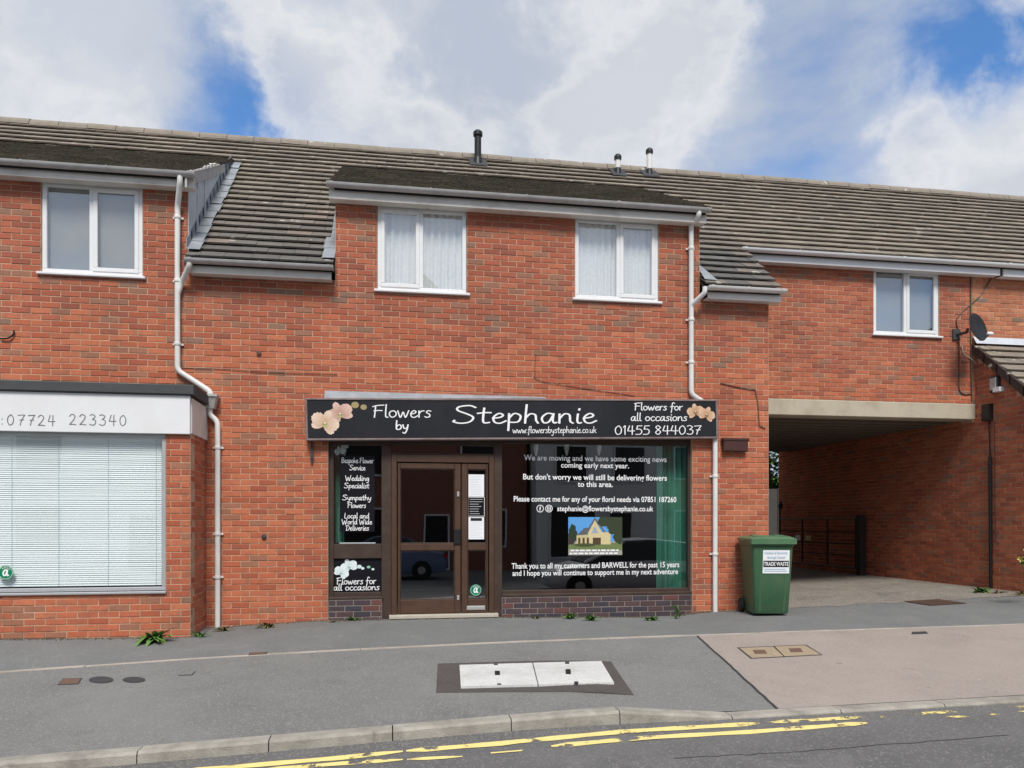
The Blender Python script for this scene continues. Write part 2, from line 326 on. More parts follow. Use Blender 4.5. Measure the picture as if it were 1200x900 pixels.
M_kerb = mat('kerb_concrete', (.36, .335, .29), .9, .12, 7, .6, 90, dirt=(.20, .185, .155, .75), dscale=3.2, dlo=.44, dhi=.64, dirt2=(.10, .095, .085, .7), d2scale=5, d2lo=.60, d2hi=.72)
M_edge = mat('edging_concrete', (.48, .42, .36), .9, .10, 6, .4, 120, dirt=(.26, .23, .19, .8), dscale=3, dlo=.42, dhi=.66)
M_conc = mat('lintel_concrete', (.46, .41, .31), .9, .08, 4, .4, 60, dirt=(.28, .24, .17, .65), dscale=2.5)
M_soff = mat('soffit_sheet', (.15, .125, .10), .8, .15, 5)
M_cover = mat('white_cover_slab', (.62, .62, .60), .75, .05, 6, .3, 200, speck=(.46, .46, .44, .12, 120), dirt=(.42, .41, .38, .7), dscale=2.5, dlo=.48, dhi=.72)
M_iron = mat('cast_iron', (.045, .045, .048), .7, .2, 20, .5, 120)
M_rust = mat('rusty_iron', (.15, .085, .06), .85, .2, 25, .5, 120, dirt=(.08, .06, .05, .6), dscale=8)
M_tan = mat('tan_cover_concrete', (.34, .265, .18), .9, .14, 12, .5, 120)
M_bin = mat('green_bin_plastic', (.042, .115, .056), .42, .08, 5, .10, 60, dirt=(.10, .15, .085, .5), dscale=2.6, dirt2=(.12, .11, .08, .5), d2scale=4, d2lo=.60, d2hi=.72)
M_lid_skylit = mat('skylit_lid_plastic', (.075, .165, .085), .4, .08, 5, .08, 60, dirt=(.14, .20, .12, .5), dscale=3)  # bin green made paler: the sky's reflection on the lid is in the colour
M_rubber = mat('black_rubber', (.015, .015, .015), .8, .1, 10)
M_curt = cloth_mat('green_curtain_cloth', (.10, .34, .25), .35)
M_net = cloth_mat('net_curtain_cloth', (.92, .93, .92), .2)
M_blindw = mat('pale_blind', (.26, .27, .275), .7, .03, 4)
M_slat = mat('blind_slat', (.88, .92, .93), .45, .02, 3)
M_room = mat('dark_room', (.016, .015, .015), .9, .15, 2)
M_paper = mat('white_paper', (.80, .82, .84), .7, .03, 6)
M_steel = mat('bright_metal', (.62, .62, .62), .35, .05, 6, metal=.6)
M_glass = glass_mat('shop_glass', 2.3, (.95, .98, .97))
M_glassu = glass_mat('upper_glass', 2.8, (.96, .98, .98))
M_leaf = mat('weed_leaf', (.11, .23, .045), .6, .2, 20)
M_leafd = mat('dry_weed', (.20, .17, .07), .7, .2, 20)
M_petal = mat('pale_yellow_petal', (.75, .68, .25), .6, .1, 20)
M_tree = mat('tree_leaf', (.07, .15, .03), .6, .25, 2)
M_bark = mat('bark', (.10, .075, .05), .9, .2, 10)
M_green = mat('sticker_green', (.0, .20, .09), .4, .03, 6)
M_yel = worn_paint('yellow_paint', (.78, .64, .24), .395)
M_yelw = worn_paint('worn_yellow_paint', (.72, .58, .22), .555)
M_wall = mat('plain_mortar_back', (.30, .24, .18), .9, .1, 6)
# ------------------------------------------------------------------ brickwork
PAL = [((.450, .127, .062), 36), ((.405, .107, .055), 26), ((.490, .155, .078), 22), ((.345, .096, .054), 9), ((.330, .145, .088), 5), ((.26, .140, .094), 1)]
PAL_UP = [((.395, .113, .062), 30), ((.360, .100, .056), 26), ((.435, .136, .073), 16), ((.305, .092, .057), 14), ((.300, .140, .090), 9), ((.250, .140, .098), 3)]
PAL_NEW = [((.47, .17, .085), 40), ((.42, .14, .07), 30), ((.52, .21, .11), 20), ((.20, .14, .10), 10)]
PAL_ENG = [((.060, .042, .050), 40), ((.085, .050, .052), 25), ((.045, .040, .052), 25), ((.125, .050, .045), 10)]
def pick(pal, rnd=random):
    t = rnd.random() * sum(w for _, w in pal)
    for c, w in pal:
        t -= w
        if t <= 0: break
    k = rnd.uniform(.92, 1.08); return tuple(min(1, x * k) for x in c)
BH, BL, JT = .075, .225, .010
ZG = -.60
def brick_verts(L, H, dep=.03, c=.0035):
    x, z = L / 2, H / 2
    r = lambda a, b, y: [(-a, y, -b), (a, y, -b), (a, y, b), (-a, y, b)]
    vs = r(x - c, z - c, 0) + r(x, z, c) + r(x, z, dep)
    fs = [(0, 1, 2, 3)]
    for a in (0, 4):
        for i in range(4):
            j = (i + 1) % 4; fs.append((a + i, a + 4 + i, a + 4 + j, a + j))
    return vs, fs
VARIANTS = {}
def brick_variant(pal, pname, m, k):
    key = (pname, k)
    if key not in VARIANTS:
        vs, fs = brick_verts(BL - JT, BH - JT); b = MB(); b.add(vs, fs, pick(pal)); VARIANTS[key] = b.mesh('brick', m)
    return VARIANTS[key]
def pieces(a0, a1, z0, z1, holes, phase=0.):
    i0 = int(math.floor((z0 - ZG) / BH)); i1 = int(math.ceil((z1 - ZG) / BH)); out = []
    for i in range(i0, i1):
        zb, zt = max(z0, ZG + i * BH) , min(z1, ZG + (i + 1) * BH)
        if zt - zb < .02: continue
        off = phase + (i % 2) * BL / 2
        k = int(math.floor((a0 - off) / BL)) - 1
        while off + k * BL < a1:
            s, e = max(a0, off + k * BL), min(a1, off + (k + 1) * BL); k += 1
            if e - s < .03: continue
            segs = [(s, e, zb, zt)]
            for (ha0, ha1, hz0, hz1) in holes:
                nx = []
                for (p, q, u, v) in segs:
                    if q <= ha0 or p >= ha1 or v <= hz0 or u >= hz1: nx.append((p, q, u, v)); continue
                    if p < ha0 - .02: nx.append((p, ha0, u, v))
                    if q > ha1 + .02: nx.append((ha1, q, u, v))
                    m0, m1 = max(p, ha0), min(q, ha1)
                    if hz0 > u + .025: nx.append((m0, m1, u, hz0))
                    if hz1 < v - .025: nx.append((m0, m1, hz1, v))
                segs = nx
            out += [g for g in segs if g[1] - g[0] > .025]
    return out
def cells(a0, a1, z0, z1, holes):
    A = sorted({a0, a1, *[min(max(h[i], a0), a1) for h in holes for i in (0, 1)]}); Zs = sorted({z0, z1, *[min(max(h[i], z0), z1) for h in holes for i in (2, 3)]})
    for p, q in zip(A, A[1:]):
        run = None
        for u, v in zip(Zs, Zs[1:]):
            ca, cz = (p + q) / 2, (u + v) / 2
            if q - p > 1e-4 and v - u > 1e-4 and not any(h[0] < ca < h[1] and h[2] < cz < h[3] for h in holes):
                if run: run = (run[0], v)
                else: run = (u, v)
            else:
                if run: yield (p, q, *run)
                run = None
        if run: yield (p, q, *run)
class Wall:
    """brick pieces of one face of wall, to be handed out to buildings"""
    def __init__(s, org, d, a0, a1, z0, z1, holes=(), phase=0., pal=PAL, pname='main', m=None, keep=None):
        s.org = Vector((*org, 0)); s.d = Vector((*d, 0)); s.n = s.d.cross(Vector((0, 0, 1)))
        s.rz = math.atan2(d[1], d[0]); s.pal, s.pname, s.m = pal, pname, m or M_brick
        s.ext = (a0, a1, z0, z1); s.holes = list(holes)
        s.list = [(p, s) for p in pieces(a0, a1, z0, z1, s.holes, phase) if keep is None or keep(p)]
    def pos(s, a, z, out=0): return s.org + s.d * a + Vector((0, 0, z)) + s.n * out
    def backing(s, mb, thick=.2, a0=None, a1=None):
        A0, A1 = (s.ext[0] if a0 is None else a0), (s.ext[1] if a1 is None else a1)
        for (p, q, u, v) in cells(A0, A1, s.ext[2], s.ext[3], s.holes):
            b = [s.pos(p, u, -.0065), s.pos(q, u, -.0065), s.pos(q, v, -.0065), s.pos(p, v, -.0065)]
            mb.prism(b, -s.n * thick)
def pal_at(w, c):
    """the upper storey was laid with browner bricks than the ground floor"""
    if w.pname == 'main' and c.z + random.uniform(-.35, .35) > 3.7: return PAL_UP, 'upper'
    return w.pal, w.pname
def lay(building, wall_part, plist, n_ind=300):
    """the 300 bricks that show largest are objects of their own, the rest one mesh"""
    off = origin_of(building); full, rest = [], []
    for (p, w) in plist:
        L, H = p[1] - p[0] - JT, p[3] - p[2] - JT
        if L < .012 or H < .012: continue
        c = w.pos((p[0] + p[1]) / 2, (p[2] + p[3]) / 2, random.uniform(-.003, .0025))
        x, y, d = proj(c)
        is_full = abs(L - (BL - JT)) < .002 and abs(H - (BH - JT)) < .002
        seen = 5 < x < 1195 and 5 < y < 895 and d > 1
        area = abs(w.n.dot((Vector((0, -D, HC)) - c).normalized())) / (d * d) if seen else -1
        (full if is_full and seen else rest).append((area, c, w, L, H))
    full.sort(key=lambda t: -t[0])
    for (ar, c, w, L, H) in full[:n_ind]:
        o = bpy.data.objects.new('brick', brick_variant(*pal_at(w, c), w.m, random.randrange(26))); COL.objects.link(o)
        o.parent = wall_part; o.location = c - off; o.rotation_euler = (random.uniform(-.02, .02), random.uniform(-.009, .009), w.rz + random.uniform(-.008, .008))
    groups = {}
    for t in full[n_ind:] + rest: groups.setdefault(t[2].m.name, []).append(t)
    for mn, ts in groups.items():
        mb = MB()
        for (ar, c, w, L, H) in ts:
            vs, fs = brick_verts(L, H); cz, sz = math.cos(w.rz), math.sin(w.rz)
            mb.add([(c.x + x * cz - y * sz, c.y + x * sz + y * cz, c.z + z) for x, y, z in vs], fs, pick(pal_at(w, c)[0]))
        o = mb.build('brickwork', bpy.data.materials[mn], wall_part); o['kind'] = 'stuff'

# ------------------------------------------------------------------ key planes
PITCH = math.atan(.848); YE, ZE = -.20, 4.54          # main roof: eave line and pitch
CP, SP = math.cos(PITCH), math.sin(PITCH)
GAUGE, NROW, TW = .2230, 24, .336
YRIDGE = YE + GAUGE * NROW * CP; ZRIDGE = ZE + GAUGE * NROW * SP
def roof_hit(px, py):
    rx, ry = ray(px); v = (HZ - py) / FPX
    d = (ZE - HC + .848 * (-D - YE)) / (v - .848 * ry)
    return Vector((rx * d, ry * d - D, HC + v * d))
pv = roof_hit(869, 291)
S_ARCH = round((pv.y - YE) / CP / GAUGE) * GAUGE       # the archway wing starts some rows up the same roof
YEA = YE + S_ARCH * CP; ZEA = ZE + S_ARCH * SP
YA = YEA + .20                                         # archway wing wall
XR = WX(901, 0)                                        # end of the flower shop wall
XVERGE = XR + .08
XB = WX(1143, YA)                                      # side building wall along the passage
XCH = -2.49                                            # cheek of the left dormer
XM0, XM1 = WX(393, 0), WX(820, 0)                      # main dormer
ZD = 5.60                                              # dormer eave
DP = math.atan(.515); YDT = (ZD + .515 * .2 - ZE - .848 * .2 - .06) / (.848 - .515)   # where dormer roofs meet the main slope
BAYX, BAYY = -2.27, -.81
XL = -8.2                                              # how far the terrace is built to the left
SHX0, SHX1 = WX(384.5, 0), WX(811.5, 0)                # shopfront opening
SHTOP = 2.46
XUNIT = -2.30
XRR = 15.0

b_left = root('shop_building', 'red brick shop unit with projecting white-signed front and blinds in its window', 'building', (-5, 0, -.3))
b_shop = root('shop_building', 'red brick flower shop building with black fascia and brown double doors', 'building', (1, 0, -.3))
b_arch = root('archway_building', 'red brick wing bridging the covered vehicle passage on a concrete beam', 'building', (7.5, 1, -.3))
b_side = root('side_building', 'low brick building with sloping tiled roof along the passage side', 'building', (12, 2, -.3))

def rect(x0, y0, x1, y1, Y):
    """left/right/top/bottom of a photographed rectangle on the plane Y -> X0, X1, Z0, Z1"""
    xm, ym = (x0 + x1) / 2, (y0 + y1) / 2
    return WX(x0, Y), WX(x1, Y), WZ(xm, y1, Y), WZ(xm, y0, Y)
WIN_L = rect(48, 215, 167, 322, 0); WIN_A = rect(442, 243, 547, 342, 0); WIN_B = rect(674, 257, 772, 352, 0)
WIN_C = rect(1024, 315, 1101, 393, YA)
zlt = WZ(1020, 470, YA); zlb = WZ(1020, 489, YA)       # passage beam
v0 = onX(1143, 404, XB); v1 = onX(1200, 451, XB)       # verge of the side building
vs_ = (v0.z - v1.z) / (v0.y - v1.y)
YSF = -1.0                                             # its front wall
def verge_z(y): return v0.z + (y - v0.y) * vs_

# front wall of the terrace, both units in one bond
holes = [(XCH, XM0, ZE - .12, 9), (XM1, 99, ZE - .12, 9), (SHX0, SHX1, -1, SHTOP), (-99, BAYX - .03, -1, 2.66)] + [(w[0], w[1], w[2], w[3]) for w in (WIN_L, WIN_A, WIN_B)]
front = Wall((0, 0), (1, 0), XL, XR, -.33, ZD - .02, holes, .06)
wl = MB(); front.backing(wl, .22, XL, XUNIT); wall_left = wl.build('wall', M_mortar, b_left)
ws = MB(); front.backing(ws, .22, XUNIT, XR); 
# end wall of the flower shop along the passage
pend = Wall((XR, 0), (0, 1), .235, YRIDGE * 2 - .1, -.33, 2.95, [], .03)
pend.backing(ws, .15)
wall_shop = ws.build('wall', M_mortar, b_shop)
# projecting shop front of the left unit
zb_fascia = WZ(120, 508, BAYY)
BW = rect(-190, 511, 194, 693, BAYY)                   # its window opening
bay_f = Wall((0, BAYY), (1, 0), XL, BAYX, -.33, zb_fascia + .06, [(BW[0], BW[1], BW[2] - .02, 9)], .10)
bay_r = Wall((BAYX, BAYY), (0, 1), .035, -BAYY - .001, -.33, zb_fascia + .12, [], .10)
bw = MB(); bay_f.backing(bw, .2); bay_r.backing(bw, .2); bay_wall = bw.build('bay_wall', M_mortar, b_left)
lay(b_left, wall_left, [t for t in front.list if (t[0][0] + t[0][1]) / 2 < XUNIT], 150)
lay(b_left, bay_wall, bay_f.list + bay_r.list, 150)
lay(b_shop, wall_shop, [t for t in front.list if (t[0][0] + t[0][1]) / 2 >= XUNIT] + pend.list, 300)
# plinth of dark engineering brick under the shop windows
ZPL = WZ(700, 698, 0)
for (x0, x1) in ((SHX0, WX(448, .02)), (WX(588, .02), SHX1)):
    wq = Wall((0, .025), (1, 0), x0 + .004, x1 - .004, -.33, ZPL, [], .02, PAL_ENG, 'eng', M_engr); pl = MB(); wq.backing(pl, .2)
    plinth = pl.build('plinth', M_mortar_d, b_shop); lay(b_shop, plinth, wq.list, 70)
# archway wing
aw = Wall((0, YA), (1, 0), XR + .01, XB - .06, zlt, ZEA - .10, [WIN_C], .05)
aw2 = Wall((0, YA), (1, 0), XB - .05, XRR, v0.z - 1.3, ZEA - .10, [], .12, PAL_NEW, 'new')
am = MB(); aw.backing(am, .25); aw2.backing(am, .25)
wall_arch = am.build('wall', M_mortar, b_arch); lay(b_arch, wall_arch, aw.list + aw2.list, 300)
# side building: long wall facing the passage, cut by its verge
def keep(p):
    y = -((p[0] + p[1]) / 2); return p[3] < (verge_z(y - .1) - .03 if y < YA else 9)
YBK = YRIDGE * 2
sw = Wall((XB, 0), (0, -1), -YBK, -YSF, -.33, v0.z + .02, [(-YBK - 1, -YA - .02, zlb + .06, 99)], .0, keep=keep)
sm = MB()
prof = [(YSF, -.33), (YA + .02, -.33), (YA + .02, v0.z - .02), (YSF, verge_z(YSF) - .02)]
sm.prism([(XB + .0065, y, z) for y, z in prof], (.2, 0, 0)); sm.prism([(XB + .0065, YA + .021, -.33), (XB + .0065, YBK, -.33), (XB + .0065, YBK, zlb + .1), (XB + .0065, YA + .021, zlb + .1)], (.2, 0, 0))
sm.box(XB + .21, XRR, YSF, YSF + .2, -.33, verge_z(YSF) - .02)
wall_side = sm.build('wall', M_mortar, b_side); lay(b_side, wall_side, sw.list, 300)

# ------------------------------------------------------------------ roofs
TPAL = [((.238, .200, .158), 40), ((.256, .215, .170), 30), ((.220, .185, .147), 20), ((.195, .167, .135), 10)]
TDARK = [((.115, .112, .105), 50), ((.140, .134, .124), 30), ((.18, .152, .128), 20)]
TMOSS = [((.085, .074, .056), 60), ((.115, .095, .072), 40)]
def tile_verts(L, g=GAUGE):
    x = L / 2; lo, hi = -g / 2 - .004, g / 2 + .055
    # under side / upper side: the tail rests on the course below
    vs = [(-x, lo, .030), (x, lo, .030), (x, hi, -.014), (-x, hi, -.014), (-x, lo, .053), (x, lo, .053), (x, hi, .003), (-x, hi, .003)]
    return vs, [(0, 3, 2, 1), (4, 5, 6, 7), (0, 1, 5, 4), (1, 2, 6, 5), (3, 0, 4, 7)]
TVAR = {}
def tile_variant(pal, pn, m, k):
    if (pn, k) not in TVAR:
        vs, fs = tile_verts(TW - .005); b = MB(); b.add(vs, fs, pick(pal)); TVAR[(pn, k)] = b.mesh('roof_tile', m)
    return TVAR[(pn, k)]
def tiles(building, part, x0, x1, ye, ze, pitch, rows, keep=None, n_ind=300, pal=None, m=None, seen=True, flip=False):
    off = origin_of(building); cp, sp = math.cos(pitch), math.sin(pitch); cand, rest = [], []
    for r in rows:
        s = (r + .5) * GAUGE; o = (r % 2) * TW / 2
        k = int((x0 - o) / TW) - 1
        while o + k * TW < x1:
            a, b = max(x0, o + k * TW), min(x1, o + (k + 1) * TW); k += 1
            if b - a < .02: continue
            segs = [(a, b)]
            if keep: segs = keep(a, b, r)
            for (p, q) in segs:
                if q - p < .02: continue
                c = Vector(((p + q) / 2, ye + s * cp, ze + s * sp)) + Vector((0, -sp, cp)) * random.uniform(-.002, .003)
                X, Y, d = proj(c)
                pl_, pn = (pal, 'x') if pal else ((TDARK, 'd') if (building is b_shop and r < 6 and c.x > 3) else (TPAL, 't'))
                if not pal and building is not b_arch and building is not b_side and pn == 't' and r < 14:       # the lower courses darken towards the eave
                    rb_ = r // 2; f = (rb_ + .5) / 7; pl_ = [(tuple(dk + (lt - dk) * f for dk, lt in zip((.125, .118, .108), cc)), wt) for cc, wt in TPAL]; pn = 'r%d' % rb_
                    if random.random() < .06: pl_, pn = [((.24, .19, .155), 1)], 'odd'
                mm = m or M_tile
                ok = seen and abs(q - p - TW) < .002 and 0 < X < 1200 and 0 < Y < 900
                (cand if ok else rest).append((d, c, q - p, pl_, pn, mm))
    cand.sort(key=lambda t: t[0])
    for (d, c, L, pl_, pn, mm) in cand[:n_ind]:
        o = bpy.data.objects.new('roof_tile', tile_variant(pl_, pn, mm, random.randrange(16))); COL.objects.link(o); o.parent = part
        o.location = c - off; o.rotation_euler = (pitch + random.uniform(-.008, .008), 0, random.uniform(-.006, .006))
    rest += cand[n_ind:]
    if rest:
        mb = MB()
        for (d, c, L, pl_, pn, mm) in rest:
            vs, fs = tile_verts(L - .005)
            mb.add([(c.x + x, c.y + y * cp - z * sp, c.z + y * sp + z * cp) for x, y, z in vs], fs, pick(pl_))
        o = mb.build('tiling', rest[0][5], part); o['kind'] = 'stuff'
def slab(mb, x0, x1, ya, za, yb, zb, t=.06):
    mb.prism([(x0, ya, za), (x1, ya, za), (x1, yb, zb), (x0, yb, zb)], (0, 0, -t))
def under(building, parts):
    mb = MB()
    for p in parts: slab(mb, *p)
    return mb.build('roof', M_black, building)
YB2 = 2 * YRIDGE - YE
def py(y): return ZE + .848 * (y - YE)
lift = -.025
# left unit
r1 = under(b_left, [(XL, XCH - .0, YDT, py(YDT) + lift, YRIDGE, ZRIDGE + lift), (XCH, XUNIT, YE, ZE + lift, YRIDGE, ZRIDGE + lift), (XL, XUNIT, YRIDGE, ZRIDGE + lift, YB2, ZE + lift), (XL, XCH, -.2, ZD + lift, YDT + .1, ZD + lift + .515 * (YDT + .3))])
rdt = int((YDT - YE) / CP / GAUGE)
tiles(b_left, r1, XL, XUNIT, YE, ZE, PITCH, range(NROW), keep=lambda a, b, r: [(max(a, XCH + .02), b)] if r < rdt else [(a, b)], n_ind=200)
tiles(b_left, r1, XL, XCH + .05, -.2, ZD, DP, range(int((YDT + .25) / math.cos(DP) / GAUGE)), pal=TMOSS, m=M_moss, n_ind=0)
# flower shop
r2 = under(b_shop, [(XUNIT, XM0, YE, ZE + lift, YRIDGE, ZRIDGE + lift), (XM1, XVERGE - .02, YE, ZE + lift, YRIDGE, ZRIDGE + lift), (XM0, XM1, YDT, py(YDT) + lift, YRIDGE, ZRIDGE + lift), (XUNIT, XVERGE - .02, YRIDGE, ZRIDGE + lift, YB2, ZE + lift), (XM0, XM1, -.2, ZD + lift, YDT + .1, ZD + lift + .515 * (YDT + .3))])
def keep2(a, b, r):
    if r >= rdt: return [(a, b)]
    out = []
    if a < XM0 - .005: out.append((a, min(b, XM0 - .005)))
    if b > XM1 + .005: out.append((max(a, XM1 + .005), b))
    return out
tiles(b_shop, r2, XUNIT, XVERGE, YE, ZE, PITCH, range(NROW), keep=keep2, n_ind=300)
tiles(b_shop, r2, XM0 - .06, XM1 + .06, -.2, ZD, DP, range(int((YDT + .25) / math.cos(DP) / GAUGE)), pal=TMOSS, m=M_moss, n_ind=0)
# archway wing
ra = round(S_ARCH / GAUGE)
r3 = under(b_arch, [(XVERGE, XRR, YEA, ZEA + lift, YRIDGE, ZRIDGE + lift), (XVERGE, XRR, YRIDGE, ZRIDGE + lift, YB2, ZE + lift)])
tiles(b_arch, r3, XVERGE, XRR, YE, ZE, PITCH, range(ra, NROW), n_ind=300)
# ridge tiles
for (bld, part, x0, x1) in ((b_left, r1, XL, XUNIT), (b_shop, r2, XUNIT, XVERGE), (b_arch, r3, XVERGE, XRR)):
    n = round((x1 - x0) / .45); w = (x1 - x0) / n; mesh = None
    for i in range(n):
        if mesh is None:
            b = MB(); pr = []
            for k in range(9):
                q = math.pi * k / 8; pr.append((-.14 * math.cos(q), -.055 + .135 * math.sin(q)))
            for xx in (-w / 2 + .004, w / 2 - .004): b.v += [(xx, p[0], p[1]) for p in pr]
            b.f += [(k, k + 1, 10 + k, 9 + k) for k in range(8)] + [tuple(range(9))[::-1], tuple(range(9, 18))]; b.t = [(.27, .23, .185)] * len(b.f)
            mesh = b.mesh('ridge_tile', M_tile)
        o = bpy.data.objects.new('ridge_tile', mesh); COL.objects.link(o); o.parent = part
        o.location = Vector((x0 + (i + .5) * w, YRIDGE, ZRIDGE + .0 + random.uniform(-.006, .006))) - origin_of(bld); o.rotation_euler = (0, random.uniform(-.012, .012), 0)
# side building lean-to
sp_ = math.atan(vs_)
r4 = under(b_side, [(XB - .04, XRR, YSF - .2, verge_z(YSF - .2) - .03, YA - .02, v0.z - .03)])
tiles(b_side, r4, XB - .05, XRR, YSF - .2, verge_z(YSF - .2), sp_, range(int((YA - YSF + .2) / math.cos(sp_) / GAUGE)), n_ind=60)
vb = MB()
nv = 9
for i in range(nv):                                   # dark verge tiles stepping down the gable edge
    ya, yb = YSF - .22 + (YA - YSF + .2) * i / nv, YSF - .22 + (YA - YSF + .2) * (i + 1) / nv + .02
    vb = MB(); vb.prism([(XB - .075, ya, verge_z(ya) + .035), (XB - .075, yb, verge_z(yb) + .022), (XB - .075, yb, verge_z(yb) - .125), (XB - .075, ya, verge_z(ya) - .135)], (.08, 0, 0), (.055, .034, .028))
    vb.build('verge_tile', M_tile, r4)
lb = MB(); lb.prism([(XB - .06, YA - .03, v0.z + .12), (XRR, YA - .03, v0.z + .12), (XRR, YA - .10, v0.z - .0), (XB - .06, YA - .10, v0.z - .0)], (0, .02, .012))
lb.build('lead_flashing', M_lead, r4)
zl0 = v0.z
# lead cheek and flashings of the left dormer
ck = MB()
def dz(y): return ZD + .515 * (y + .2)
ck.prism([(XCH + .006, .004, py(0) - .05), (XCH + .006, .004, dz(0) - .02), (XCH + .006, YDT, dz(YDT) - .02), (XCH + .006, YDT, py(YDT) - .05)], (-.005, 0, 0))
cheek = ck.build('lead_cheek', M_lead, r1)
for t in (.28, .55):                                   # welted seams of the cheek
    y = YDT * t * .55; sb = MB(); sb.box(XCH + .007, XCH + .018, y, y + .03, py(y) + .02, dz(y) - .06); sb.build('lead_seam', M_lead, cheek)
nstep = 13
for i in range(nstep):                                 # soakers laid down the slope beside the cheek
    ya, yb = YDT * i / nstep - .12, YDT * (i + 1) / nstep - .06
    w = .17 + random.uniform(-.012, .012); sb = MB()
    l0, l1 = .075 + random.uniform(0, .014), .062
    sb.prism([(XCH + .008, ya, py(ya) + l0), (XCH + w, ya, py(ya) + l0), (XCH + w + random.uniform(-.012, .006), yb, py(yb) + l1), (XCH + .008, yb, py(yb) + l1)], (0, 0, .006))
    sb.prism([(XCH + .008, ya, py(ya) + l0), (XCH + .008, yb, py(yb) + l1), (XCH + .008, yb, py(yb) + l1 + .13), (XCH + .008, ya, py(ya) + l0 + .13)], (.006, 0, 0))
    sb.build('lead_soaker', M_lead_d, r1)
bb = MB(); bb.prism([(XCH + .02, -.24, dz(-.24) - .17), (XCH + .02, -.24, dz(-.24) - .0), (XCH + .02, YDT * .72, dz(YDT * .72) - .0), (XCH + .02, YDT * .72, dz(YDT * .72) - .13)], (.025, 0, 0))
bb.build('barge_board', M_grey, r1)
for i in range(9):                                     # mortar bedding under the dormer verge
    ya = -.2 + i * .2; sb = MB(); h = random.uniform(.02, .05)
    sb.prism([(XCH + .012, ya, dz(ya) + .0), (XCH + .012, ya + .17, dz(ya + .17) + .0), (XCH + .012, ya + .17, dz(ya + .17) + h), (XCH + .012, ya, dz(ya) + h)], (.05, 0, 0)); sb.build('mortar_fillet', M_oldw, r1)
for i in range(11):                                    # flashing on the other side, against the main dormer
    ya, yb = YDT * i / 11 - .15, YDT * (i + 1) / 11 - .10; sb = MB()
    w = .16 if i < 2 else .085
    sb.prism([(XM0 - w, ya, py(ya) + .075), (XM0 - .001, ya, py(ya) + .08), (XM0 - .001, yb, py(yb) + .07), (XM0 - w * .9, yb, py(yb) + .065)], (0, 0, .006))
    sb.build('lead_soaker', M_lead_d, r2)
sb = MB(); ya, yb = -.16, .22
sb.prism([(XM1 + .006, ya, py(ya) + .07), (XM1 + .19, ya, py(ya) + .06), (XM1 + .10, yb, py(yb) + .06), (XM1 + .006, yb, py(yb) + .10)], (0, 0, .01)); sb.build('lead_soaker', M_lead_d, r2)
# brick and lead cheeks of the main dormer (their sides look away from the street)
for x, nm in ((XM0, 'dormer_cheek'), (XM1 - .2, 'dormer_cheek')):
    cb = MB(); cb.prism([(x + .004, .225, py(.225) - .05), (x + .004, .225, dz(.225) - .04), (x + .004, YDT, dz(YDT) - .04), (x + .004, YDT, py(YDT) - .05)], (.19, 0, 0)); cb.build(nm, M_lead_d, r2)

# flues through the roof
def flue(bld, part, px, py_b, py_t, r, m, capm, w):
    p = roof_hit(px, py_b); p.z += .0
    h = (py_b - py_t) / FPX * proj(p)[2]
    b = MB(); b.lathe([(r, -.15), (r, h - .10)], p, 16); f = b.build('flue', m, part, smooth=True)
    b = MB(); b.lathe([(r * 1.35, h - .10), (r * 1.4, h - .06), (r * 1.35, h - .03), (r * .8, h), (r * .3, h + .01)], p, 16); b.build('flue_cap', capm, f, smooth=True)
    b = MB(); b.prism([(p.x - w, p.y - .16, py(p.y - .16) + .07), (p.x + w, p.y - .16, py(p.y - .16) + .07), (p.x + w, p.y + .12, py(p.y + .12) + .07), (p.x - w, p.y + .12, py(p.y + .12) + .07)], (0, 0, .012)); b.build('flue_flashing', M_iron, f)
    b = MB(); b.lathe([(r * 1.6, -.02), (r * 1.15, .14)], p, 16); b.build('flue_collar', capm, f, smooth=True)
flue(b_shop, r2, 560, 194, 153, .062, M_black, M_black, .16)
flue(b_shop, r2, 724, 206, 181, .050, M_wpipe, M_black, .14)
flue(b_shop, r2, 761, 207, 174, .050, M_wpipe, M_black, .16)

